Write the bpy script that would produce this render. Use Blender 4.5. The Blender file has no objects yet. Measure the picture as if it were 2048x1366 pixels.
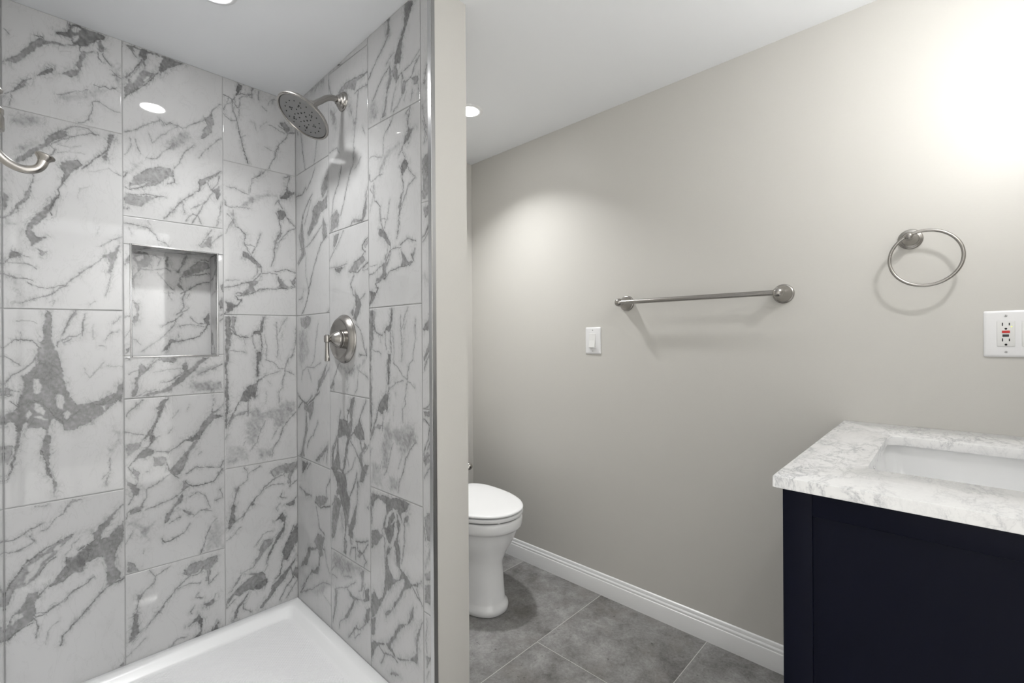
import bpy, bmesh, math, random
import numpy as np
from mathutils import Vector, Matrix

SC = bpy.context.scene
COL = SC.collection

# ---------------------------------------------------------------- camera
EYE = Vector((0.0, 0.0, 1.1666))
YAW, PITCH, ROLL = 0.7617, -0.0005, -0.0059
FOCAL_PX = 919.7
d = Vector((math.cos(YAW), math.sin(YAW), 0)); r = Vector((math.sin(YAW), -math.cos(YAW), 0)); u = Vector((0, 0, 1))
c, s = math.cos(PITCH), math.sin(PITCH); d, u = c*d + s*u, c*u - s*d
c, s = math.cos(ROLL), math.sin(ROLL); r, u = c*r + s*u, c*u - s*r
cam_data = bpy.data.cameras.new('camera')
cam_data.sensor_fit = 'HORIZONTAL'; cam_data.sensor_width = 36.0
cam_data.lens = 36.0*FOCAL_PX/2048.0
cam_data.clip_start = 0.02
cam = bpy.data.objects.new('camera', cam_data)
cam.matrix_world = Matrix(((r.x, u.x, -d.x, EYE.x), (r.y, u.y, -d.y, EYE.y), (r.z, u.z, -d.z, EYE.z), (0, 0, 0, 1)))
COL.objects.link(cam); SC.camera = cam

# ---------------------------------------------------------------- world, lamps, exposure
W = bpy.data.worlds.new('world'); SC.world = W; W.use_nodes = True
W.node_tree.nodes['Background'].inputs[0].default_value = (0.9, 0.92, 1, 1)
W.node_tree.nodes['Background'].inputs[1].default_value = 0.3
SC.view_settings.view_transform = 'Standard'; SC.view_settings.look = 'None'
SC.view_settings.exposure = 0.32; SC.view_settings.gamma = 1.0
SC.view_settings.use_curve_mapping = False
LENS_SHOWER, LENS_ALCOVE = 85.0, 36.0
DOWN_SHOWER_W, DOWN_ALCOVE_W, DOWN_SPREAD = 3.4, 4.9, 116.0
BULB_W = (0.35, 6.0, 1.0)
HALL_FILL_W = 124.0

def point_lamp(name, loc, watts, radius, color=(1, 0.995, 0.985)):
    L = bpy.data.lights.new(name, 'POINT'); L.energy = watts; L.shadow_soft_size = radius; L.color = color
    o = bpy.data.objects.new(name, L); o.location = loc; COL.objects.link(o); return o
# the bulbs of the light bar over the vanity mirror (on the wall behind the basin, out of the frame)
for i, bx in enumerate((1.06, 1.29, 1.52)):
    point_lamp('vanity_bulb', (bx, -0.17, 1.86), BULB_W[i], 0.022)
# unseen fill light, added beyond the open doorway to brighten the bathroom
L = bpy.data.lights.new('hall_fill', 'AREA'); L.shape = 'DISK'; L.size = 0.26; L.energy = HALL_FILL_W; L.color = (0.99, 0.995, 1)
o = bpy.data.objects.new('hall_fill', L); o.location = (1.08, -1.2, 2.19); COL.objects.link(o)

# ---------------------------------------------------------------- key planes
YB, XS, XR, ZC = 2.0712, 0.8065, 1.8156, 2.2163      # shower back wall, shower side wall, right wall, ceiling
YA = 2.0565                                           # back wall of the toilet alcove
YP, XP = 1.09, 0.9420                                 # end face and far face of the partition
XL, YF = -0.0566, -0.31                               # left wall, wall behind the basin

# ---------------------------------------------------------------- node helpers and materials
def new_mat(name):
    m = bpy.data.materials.new(name); m.use_nodes = True
    nt = m.node_tree; b = nt.nodes['Principled BSDF']
    return m, nt, b
def lin(*rgb):
    return tuple(((v/255)/12.92 if v/255 <= .04045 else ((v/255+.055)/1.055)**2.4) for v in rgb) + (1,)
def noise(nt, co, scale, detail=3, rough=.55, dist=0):
    n = nt.nodes.new('ShaderNodeTexNoise'); n.inputs['Scale'].default_value = scale; n.inputs['Detail'].default_value = detail
    n.inputs['Roughness'].default_value = rough; n.inputs['Distortion'].default_value = dist
    nt.links.new(co, n.inputs['Vector']); return n.outputs['Fac']
def ramp(nt, fac, stops):
    n = nt.nodes.new('ShaderNodeValToRGB'); e = n.color_ramp.elements
    while len(e) < len(stops): e.new(.5)
    for k, (p, col) in zip(e, stops):
        k.position = p; k.color = col if len(col) == 4 else (*col, 1)
    nt.links.new(fac, n.inputs[0]); return n.outputs[0]
def math_node(nt, op, a, b=None, clamp=False):
    n = nt.nodes.new('ShaderNodeMath'); n.operation = op; n.use_clamp = clamp
    for i, v in enumerate((a, b)):
        if v is None: continue
        if isinstance(v, (int, float)): n.inputs[i].default_value = v
        else: nt.links.new(v, n.inputs[i])
    return n.outputs[0]
def mix(nt, fac, a, b):
    n = nt.nodes.new('ShaderNodeMix'); n.data_type = 'RGBA'
    for sock, v in ((n.inputs[0], fac), (n.inputs[6], a), (n.inputs[7], b)):
        if isinstance(v, (int, float)): sock.default_value = v
        elif isinstance(v, tuple): sock.default_value = v
        else: nt.links.new(v, sock)
    return n.outputs[2]
def obj_co(nt): return nt.nodes.new('ShaderNodeTexCoord').outputs['Object']
def bump(nt, b, height, strength, dist):
    n = nt.nodes.new('ShaderNodeBump'); n.inputs['Strength'].default_value = strength; n.inputs['Distance'].default_value = dist
    nt.links.new(height, n.inputs['Height']); nt.links.new(n.outputs[0], b.inputs['Normal'])
def g(v, a=1): return (v, v, v, a)

def plain(name, color, rough, metal=0.0, spec=.5, coat=0.0):
    m, nt, b = new_mat(name)
    co = obj_co(nt)
    f = noise(nt, co, 6, 4)
    hi = tuple(min(1, v*1.02) for v in color[:3]) + (1,); lo = tuple(v*.97 for v in color[:3]) + (1,)
    nt.links.new(mix(nt, f, lo, hi), b.inputs['Base Color'])
    b.inputs['Roughness'].default_value = rough; b.inputs['Metallic'].default_value = metal
    b.inputs['Specular IOR Level'].default_value = spec; b.inputs['Coat Weight'].default_value = coat
    b.inputs['Coat Roughness'].default_value = .05
    return m
def paint(name, color, rough, scale, strength, spec=.5):
    m, nt, b = new_mat(name); co = obj_co(nt)
    f = noise(nt, co, 2.2, 4)
    hi = tuple(v*1.015 for v in color[:3]) + (1,); lo = tuple(v*.985 for v in color[:3]) + (1,)
    nt.links.new(mix(nt, f, lo, hi), b.inputs['Base Color'])
    b.inputs['Roughness'].default_value = rough; b.inputs['Specular IOR Level'].default_value = spec
    bump(nt, b, noise(nt, co, scale, 3, .6), strength, .002)
    return m
def metal(name, color, rough):
    m, nt, b = new_mat(name); co = obj_co(nt)
    b.inputs['Roughness'].default_value = rough
    b.inputs['Base Color'].default_value = color; b.inputs['Metallic'].default_value = 1
    return m
def marble_tile():
    m, nt, b = new_mat('polished_marble_tile'); co = obj_co(nt)
    at = nt.nodes.new('ShaderNodeAttribute'); at.attribute_name = 'vein'
    v = at.outputs['Fac']
    fine = noise(nt, co, 60, 5, .65)
    # ragged density inside the veins, crumbly edges
    v2 = math_node(nt, 'MULTIPLY', v, math_node(nt, 'ADD', math_node(nt, 'MULTIPLY', fine, .6), .70))
    # pale clouding and hairlines between the veins
    mp = nt.nodes.new('ShaderNodeMapping'); mp.inputs['Rotation'].default_value = (.6, .7, .4); mp.inputs['Scale'].default_value = (1, 1, .45)
    nt.links.new(co, mp.inputs[0])
    cl = ramp(nt, noise(nt, mp.outputs[0], 9, 5, .6, .6), [(.55, g(0)), (.85, g(.10))])
    hn = noise(nt, mp.outputs[0], 16, 6, .62, .9)
    hair = ramp(nt, math_node(nt, 'ABSOLUTE', math_node(nt, 'SUBTRACT', hn, .5)), [(0, g(.07)), (.014, g(0))])
    nr = nt.nodes.new('ShaderNodeAttribute'); nr.attribute_name = 'near'; near = nr.outputs['Fac']
    wn = noise(nt, mp.outputs[0], 24, 5, .6, 1.1)
    web = ramp(nt, math_node(nt, 'ABSOLUTE', math_node(nt, 'SUBTRACT', wn, .5)), [(0, g(.46)), (.010, g(.25)), (.025, g(.05)), (.05, g(0))])
    wn2 = noise(nt, mp.outputs[0], 47, 4, .6, .8)
    web2 = ramp(nt, math_node(nt, 'ABSOLUTE', math_node(nt, 'SUBTRACT', wn2, .52)), [(0, g(.2)), (.02, g(.1)), (.05, g(0))])
    haze = ramp(nt, noise(nt, mp.outputs[0], 14, 5, .65, .4), [(.4, g(0)), (.7, g(.22))])
    wsum = math_node(nt, 'MULTIPLY', near, math_node(nt, 'ADD', haze, math_node(nt, 'ADD', web, web2)))
    v2 = math_node(nt, 'ADD', v2, math_node(nt, 'MULTIPLY', wsum, math_node(nt, 'SUBTRACT', 1.0, v2, True)))
    tot = math_node(nt, 'ADD', v2, math_node(nt, 'MULTIPLY', math_node(nt, 'ADD', cl, hair), math_node(nt, 'SUBTRACT', 1.0, v2, True)), True)
    col = ramp(nt, tot, [(0, g(.56)), (.22, g(.435)), (.5, g(.265)), (.75, g(.17)), (1, g(.09))])
    nt.links.new(col, b.inputs['Base Color'])
    b.inputs['Roughness'].default_value = .035; b.inputs['Specular IOR Level'].default_value = .5
    return m
def slab_marble():
    m, nt, b = new_mat('polished_carrara_slab'); co = obj_co(nt)
    mp = nt.nodes.new('ShaderNodeMapping'); mp.inputs['Rotation'].default_value = (0, 0, .9); mp.inputs['Scale'].default_value = (1.0, 2.0, 1.4)
    nt.links.new(co, mp.inputs[0])
    c1 = ramp(nt, noise(nt, mp.outputs[0], 6, 6, .65, .5), [(.5, g(0)), (.8, g(.16))])
    h = noise(nt, mp.outputs[0], 9, 7, .66, .45); h2 = noise(nt, mp.outputs[0], 19, 6, .66, .35)
    patch = ramp(nt, noise(nt, mp.outputs[0], 4, 3), [(.38, g(.12)), (.62, g(1))])
    v = ramp(nt, math_node(nt, 'ABSOLUTE', math_node(nt, 'SUBTRACT', h, .5)), [(0, g(.52)), (.009, g(.24)), (.05, g(0))])
    vb = ramp(nt, math_node(nt, 'ABSOLUTE', math_node(nt, 'SUBTRACT', h2, .47)), [(0, g(.26)), (.012, g(.12)), (.04, g(0))])
    sp = ramp(nt, noise(nt, mp.outputs[0], 22, 6, .75), [(.64, g(0)), (.8, g(.35))])
    tot = math_node(nt, 'ADD', math_node(nt, 'ADD', c1, math_node(nt, 'MULTIPLY', math_node(nt, 'ADD', v, vb), patch)), sp, True)
    nt.links.new(ramp(nt, tot, [(0, g(.84)), (.35, (.56, .565, .58)), (1, (.22, .225, .24))]), b.inputs['Base Color'])
    b.inputs['Roughness'].default_value = .16
    return m
def floor_tile():
    m, nt, b = new_mat('grey_concrete_look_tile'); co = obj_co(nt)
    at = nt.nodes.new('ShaderNodeAttribute'); at.attribute_name = 'tint'
    vm = nt.nodes.new('ShaderNodeVectorMath'); vm.operation = 'ADD'
    cb = nt.nodes.new('ShaderNodeCombineXYZ'); nt.links.new(math_node(nt, 'MULTIPLY', at.outputs['Fac'], 17.0), cb.inputs[2])
    nt.links.new(co, vm.inputs[0]); nt.links.new(cb.outputs[0], vm.inputs[1]); p = vm.outputs[0]
    a = noise(nt, p, 4.2, 8, .62, .4); c2 = noise(nt, p, 16, 8, .7, .3); f = noise(nt, p, 110, 5, .75)
    t = math_node(nt, 'ADD', math_node(nt, 'MULTIPLY', a, .46), math_node(nt, 'ADD', math_node(nt, 'MULTIPLY', c2, .3), math_node(nt, 'MULTIPLY', f, .24)))
    col = ramp(nt, t, [(.38, (.098, .094, .091)), (.46, (.19, .185, .181)), (.54, (.29, .286, .282)), (.64, (.44, .437, .433))])
    w = ramp(nt, noise(nt, p, 7, 5, .6), [(.5, g(0)), (.75, g(.55))])
    col = mix(nt, w, col, (.185, .165, .147, 1))
    sp = ramp(nt, noise(nt, p, 38, 6, .75), [(.31, g(.8)), (.40, g(0))])
    col = mix(nt, sp, col, (.06, .056, .053, 1))
    hl = ramp(nt, noise(nt, p, 30, 6, .75, .6), [(.62, g(0)), (.72, g(.6))])
    col = mix(nt, hl, col, (.37, .368, .363, 1))
    nt.links.new(col, b.inputs['Base Color'])
    nt.links.new(ramp(nt, c2, [(.3, g(.36)), (.7, g(.5))]), b.inputs['Roughness'])
    bump(nt, b, c2, .12, .002)
    return m
def pan_acrylic():
    m, nt, b = new_mat('white_textured_acrylic'); co = obj_co(nt)
    b.inputs['Base Color'].default_value = (.92, .925, .93, 1); b.inputs['Roughness'].default_value = .28
    mp = nt.nodes.new('ShaderNodeMapping'); mp.inputs['Rotation'].default_value = (0, 0, 0); nt.links.new(co, mp.inputs[0])
    sx = nt.nodes.new('ShaderNodeSeparateXYZ'); nt.links.new(mp.outputs[0], sx.inputs[0])
    wx = math_node(nt, 'SINE', math_node(nt, 'MULTIPLY', sx.outputs[0], 500.0)); wy = math_node(nt, 'SINE', math_node(nt, 'MULTIPLY', sx.outputs[1], 500.0))
    h = math_node(nt, 'MULTIPLY', wx, wy)
    s0 = nt.nodes.new('ShaderNodeSeparateXYZ'); nt.links.new(co, s0.inputs[0])
    flat = ramp(nt, s0.outputs[2], [(.0255, g(1)), (.0265, g(0))])
    bump(nt, b, math_node(nt, 'MULTIPLY', h, flat), 1.0, .0012)
    return m
def lens_mat(name, strength, color=(1, 1, 1, 1)):
    m, nt, b = new_mat(name)
    b.inputs['Base Color'].default_value = (.9, .9, .9, 1)
    b.inputs['Emission Color'].default_value = color; b.inputs['Emission Strength'].default_value = strength
    return m

M = dict(
    marble=marble_tile(), slab=slab_marble(), floor=floor_tile(), pan=pan_acrylic(),
    grout=plain('grey_wall_grout', (.42, .42, .42, 1), .8), floor_grout=plain('pale_floor_grout', (.60, .595, .58, 1), .85),
    wall=paint('greige_satin_paint', lin(203, 201, 196), .46, 130, .10), ceiling=paint('white_ceiling_paint', (.87, .885, .905, 1), .7, 90, .06),
    trim=paint('white_trim_paint', (.84, .845, .85, 1), .3, 60, .02), hall=paint('hall_paint', (.58, .575, .565, 1), .6, 80, .03),
    nickel=metal('brushed_nickel', (.385, .37, .35, 1), .27), steel=metal('brushed_steel_profile', (.60, .60, .60, 1), .22),
    dark_profile=metal('dark_metal_profile', (.33, .33, .33, 1), .5), chrome=metal('chrome', (.78, .78, .78, 1), .08),
    spray=plain('grey_spray_plate', (.25, .25, .25, 1), .4), rubber=plain('dark_rubber_nozzle', (.02, .02, .02, 1), .6),
    porcelain=plain('white_porcelain', (.90, .905, .91, 1), .07, coat=.3), seat=plain('white_toilet_plastic', (.93, .935, .94, 1), .16),
    navy=plain('navy_cabinet_lacquer', (.0032, .0040, .0105, 1), .36, spec=.08),
    plastic=plain('white_plate_plastic', (.83, .83, .84, 1), .25), rocker=plain('white_rocker_plastic', (.80, .80, .79, 1), .22),
    slot=plain('black_slot', (.006, .006, .006, 1), .6), red=plain('red_reset_button', (.55, .025, .02, 1), .35), black=plain('black_test_button', (.02, .02, .025, 1), .35),
    screw=plain('painted_screw', (.62, .62, .62, 1), .35), lens_shower=lens_mat('lit_lens_over_shower', LENS_SHOWER), lens_alcove=lens_mat('lit_lens_over_toilet', LENS_ALCOVE),
    caulk=paint('white_caulk', (.66, .64, .60, 1), .6, 160, .3),
)
def led_mat():
    m, nt, b = new_mat('lit_green_led'); b.inputs['Base Color'].default_value = (.6, .7, .1, 1)
    b.inputs['Emission Color'].default_value = (.62, .75, .08, 1); b.inputs['Emission Strength'].default_value = 1.1
    return m
M['led'] = led_mat()

# ---------------------------------------------------------------- object helpers
def thing(name, label, cat, loc, group=None):
    o = bpy.data.objects.new(name, None); o.location = loc; o.empty_display_size = .05; COL.objects.link(o)
    o['label'] = label; o['category'] = cat
    if group: o['group'] = group
    o['origin'] = [float(v) for v in loc]
    return o
def link(name, me, parent=None, label=None):
    """link a mesh built in room coordinates; under a parent it moves to that thing's own base"""
    if parent is not None:
        root = parent
        while root.parent: root = root.parent
        off = Vector(root['origin'])
        me.transform(Matrix.Translation(-off))
    o = bpy.data.objects.new(name, me); COL.objects.link(o)
    if parent is not None: o.parent = parent
    if label: o['label'] = label
    return o
def from_bm(name, bm, mats, parent=None, smooth=True, angle=40, label=None):
    bmesh.ops.recalc_face_normals(bm, faces=bm.faces)
    me = bpy.data.meshes.new(name); bm.to_mesh(me); bm.free()
    for m in (mats if isinstance(mats, (list, tuple)) else [mats]): me.materials.append(m)
    if smooth:
        me.polygons.foreach_set('use_smooth', [True]*len(me.polygons))
        me.set_sharp_from_angle(angle=math.radians(angle))
    return link(name, me, parent, label)
def structure(o):
    o['kind'] = 'structure'; return o
def basis(axis):
    z = Vector(axis).normalized(); h = Vector((0, 0, 1)) if abs(z.z) < .9 else Vector((1, 0, 0))
    x = h.cross(z).normalized(); return x, z.cross(x), z
def lathe(bm, prof, loc, axis, seg=48, mi=0):
    """profile of (radius, height along axis); a zero radius closes the end"""
    x, y, z = basis(axis); loc = Vector(loc); rings = []
    for rr, h in prof:
        if rr <= 1e-6: rings.append([bm.verts.new(loc + z*h)])
        else: rings.append([bm.verts.new(loc + z*h + x*rr*math.cos(2*math.pi*k/seg) + y*rr*math.sin(2*math.pi*k/seg)) for k in range(seg)])
    for a, b in zip(rings[:-1], rings[1:]):
        for k in range(seg):
            l = (k+1) % seg
            if len(a) == 1 and len(b) == 1: continue
            if len(a) == 1: f = bm.faces.new((a[0], b[k], b[l]))
            elif len(b) == 1: f = bm.faces.new((a[k], a[l], b[0]))
            else: f = bm.faces.new((a[k], a[l], b[l], b[k]))
            f.material_index = mi
    return bm
def smooth_path(pts, n=10):
    P = [Vector(p) for p in pts]; out = []
    for i in range(len(P)-1):
        p0, p1, p2, p3 = P[max(i-1, 0)], P[i], P[i+1], P[min(i+2, len(P)-1)]
        for k in range(n):
            t = k/n
            out.append(.5*((2*p1) + (p2-p0)*t + (2*p0-5*p1+4*p2-p3)*t*t + (3*p1-p0-3*p2+p3)*t**3))
    out.append(P[-1]); return out
def tube(bm, pts, rad, seg=20, closed=False, caps=True):
    P = [Vector(p) for p in pts]; n = len(P); rings = []; up = None
    for i, p in enumerate(P):
        t = (P[(i+1) % n]-P[i-1]) if closed else (P[min(i+1, n-1)]-P[max(i-1, 0)])
        t.normalize()
        if up is None: up = basis(t)[0]
        x = (up - t*up.dot(t)).normalized(); y = t.cross(x); up = x
        rr = rad[i] if isinstance(rad, (list, tuple)) else rad
        rings.append([bm.verts.new(p + x*rr*math.cos(2*math.pi*k/seg) + y*rr*math.sin(2*math.pi*k/seg)) for k in range(seg)])
    for i in range(n if closed else n-1):
        a, b = rings[i], rings[(i+1) % n]
        for k in range(seg): bm.faces.new((a[k], a[(k+1) % seg], b[(k+1) % seg], b[k]))
    if caps and not closed:
        bm.faces.new(rings[0][::-1]); bm.faces.new(rings[-1])
    return bm
def box(bm, lo, hi, bev=0.0, seg=2, mi=0):
    lo = Vector(lo); hi = Vector(hi); V = [bm.verts.new((x, y, z)) for x in (lo.x, hi.x) for y in (lo.y, hi.y) for z in (lo.z, hi.z)]
    F = [bm.faces.new([V[i] for i in q]) for q in ((0, 1, 3, 2), (4, 6, 7, 5), (0, 4, 5, 1), (2, 3, 7, 6), (0, 2, 6, 4), (1, 5, 7, 3))]
    for f in F: f.material_index = mi
    if bev:
        E = list({e for f in F for e in f.edges})
        bmesh.ops.bevel(bm, geom=E, offset=bev, segments=seg, affect='EDGES', profile=.5)
    return bm
def loft(bm, rings, close_bottom=False, close_top=False, mi=0):
    R = [[bm.verts.new(p) for p in ring] for ring in rings]; n = len(R[0])
    for a, b in zip(R[:-1], R[1:]):
        for k in range(n):
            f = bm.faces.new((a[k], a[(k+1) % n], b[(k+1) % n], b[k])); f.material_index = mi
    if close_bottom: bm.faces.new(R[0][::-1])
    if close_top: bm.faces.new(R[-1])
    return R
def rrect(x0, x1, y0, y1, rad, z, n=8):
    pts = []
    for cx, cy, a0 in ((x1-rad, y1-rad, 0), (x0+rad, y1-rad, 90), (x0+rad, y0+rad, 180), (x1-rad, y0+rad, 270)):
        for k in range(n+1):
            a = math.radians(a0 + 90*k/n); pts.append((cx+rad*math.cos(a), cy+rad*math.sin(a), z))
    return pts
def quad_mesh(name, quads, mats, parent=None):
    bm = bmesh.new()
    for q in quads:
        f = bm.faces.new([bm.verts.new(p) for p in q])
    me = bpy.data.meshes.new(name); bm.to_mesh(me); bm.free()
    for m in (mats if isinstance(mats, (list, tuple)) else [mats]): me.materials.append(m)
    return link(name, me, parent)
def slab(name, lo, hi, m):
    bm = bmesh.new(); box(bm, lo, hi); return from_bm(name, bm, m, smooth=False)

# ---------------------------------------------------------------- marble veining, tile by tile, in millimetres from each tile's upper corner
TILES = {
    'T1': ('b', -0.0566, 0.2238, 2.2163, 2.2163, 1.8874, 1.8916, 'T1'),
    'T2': ('b', -0.0566, 0.2238, 1.8874, 1.8916, 1.2749, 1.2805, 'T2'),
    'T3': ('b', -0.0566, 0.2238, 1.2749, 1.2805, 0.6675, 0.6638, 'T3'),
    'T4': ('b', -0.0566, 0.2238, 0.6675, 0.6638, 0.0300, 0.0300, 'T4'),
    'T5': ('b', 0.2238, 0.5279, 2.2163, 2.2163, 1.6101, 1.6152, 'T5'),
    'T6': ('b', 0.2238, 0.5279, 1.6101, 1.6152, 1.5130, 1.5130, 'T6'),
    'T7': ('b', 0.2238, 0.5279, 1.1215, 1.1215, 0.9737, 0.9717, 'T7'),
    'T8': ('b', 0.2238, 0.5279, 0.9737, 0.9717, 0.3637, 0.3596, 'T8'),
    'T9': ('b', 0.2238, 0.5279, 0.3637, 0.3596, 0.0300, 0.0300, 'T13'),
    'NL': ('b', 0.2238, 0.2459, 1.5130, 1.5130, 1.1215, 1.1215, 'NL'),
    'NR': ('b', 0.5060, 0.5279, 1.5130, 1.5130, 1.1215, 1.1215, 'NR'),
    'T10': ('b', 0.5279, 0.8065, 2.2163, 2.2163, 1.8878, 1.8931, 'T10'),
    'T11': ('b', 0.5279, 0.8065, 1.8878, 1.8931, 1.2788, 1.2828, 'T11'),
    'T12': ('b', 0.5279, 0.8065, 1.2788, 1.2828, 0.6684, 0.6660, 'T12'),
    'T13': ('b', 0.5279, 0.8065, 0.6684, 0.6660, 0.0300, 0.0300, 'T13'),
    'A1': ('s', 2.0712, 1.7517, 2.2163, 2.2163, 1.8957, 1.8964, 'A1'),
    'A2': ('s', 2.0712, 1.7517, 1.8957, 1.8964, 1.2825, 1.2823, 'A2'),
    'A3': ('s', 2.0712, 1.7517, 1.2825, 1.2823, 0.6709, 0.6702, 'A3'),
    'A4': ('s', 2.0712, 1.7517, 0.6709, 0.6702, 0.0300, 0.0300, 'A4'),
    'B0': ('s', 1.7517, 1.4488, 2.2163, 2.2163, 2.2065, 2.1922, 'B0'),
    'B1': ('s', 1.7517, 1.4488, 2.2065, 2.1922, 1.5899, 1.5867, 'B1'),
    'B2': ('s', 1.7517, 1.4488, 1.5899, 1.5867, 0.9759, 0.9710, 'B2'),
    'B3': ('s', 1.7517, 1.4488, 0.9759, 0.9710, 0.3655, 0.3738, 'B3'),
    'B4': ('s', 1.7517, 1.4488, 0.3655, 0.3738, 0.0300, 0.0300, 'B4'),
    'C1': ('s', 1.4488, 1.1402, 2.2163, 2.2163, 1.8992, 1.8885, 'C1'),
    'C2': ('s', 1.4488, 1.1402, 1.8992, 1.8885, 1.2827, 1.2812, 'T11'),
    'C3': ('s', 1.4488, 1.1402, 1.2827, 1.2812, 0.6700, 0.6727, 'T12'),
    'C4': ('s', 1.4488, 1.1402, 0.6700, 0.6727, 0.0300, 0.0300, 'C4'),
    'D1': ('s', 1.1402, 1.0900, 2.2163, 2.2163, 1.5801, 1.5776, 'D1'),
    'D2': ('s', 1.1402, 1.0900, 1.5801, 1.5776, 0.9674, 0.9672, 'D2'),
    'D3': ('s', 1.1402, 1.0900, 0.9674, 0.9672, 0.3634, 0.3627, 'D3'),
    'D4': ('s', 1.1402, 1.0900, 0.3634, 0.3627, 0.0300, 0.0300, 'D4'),
}
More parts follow.
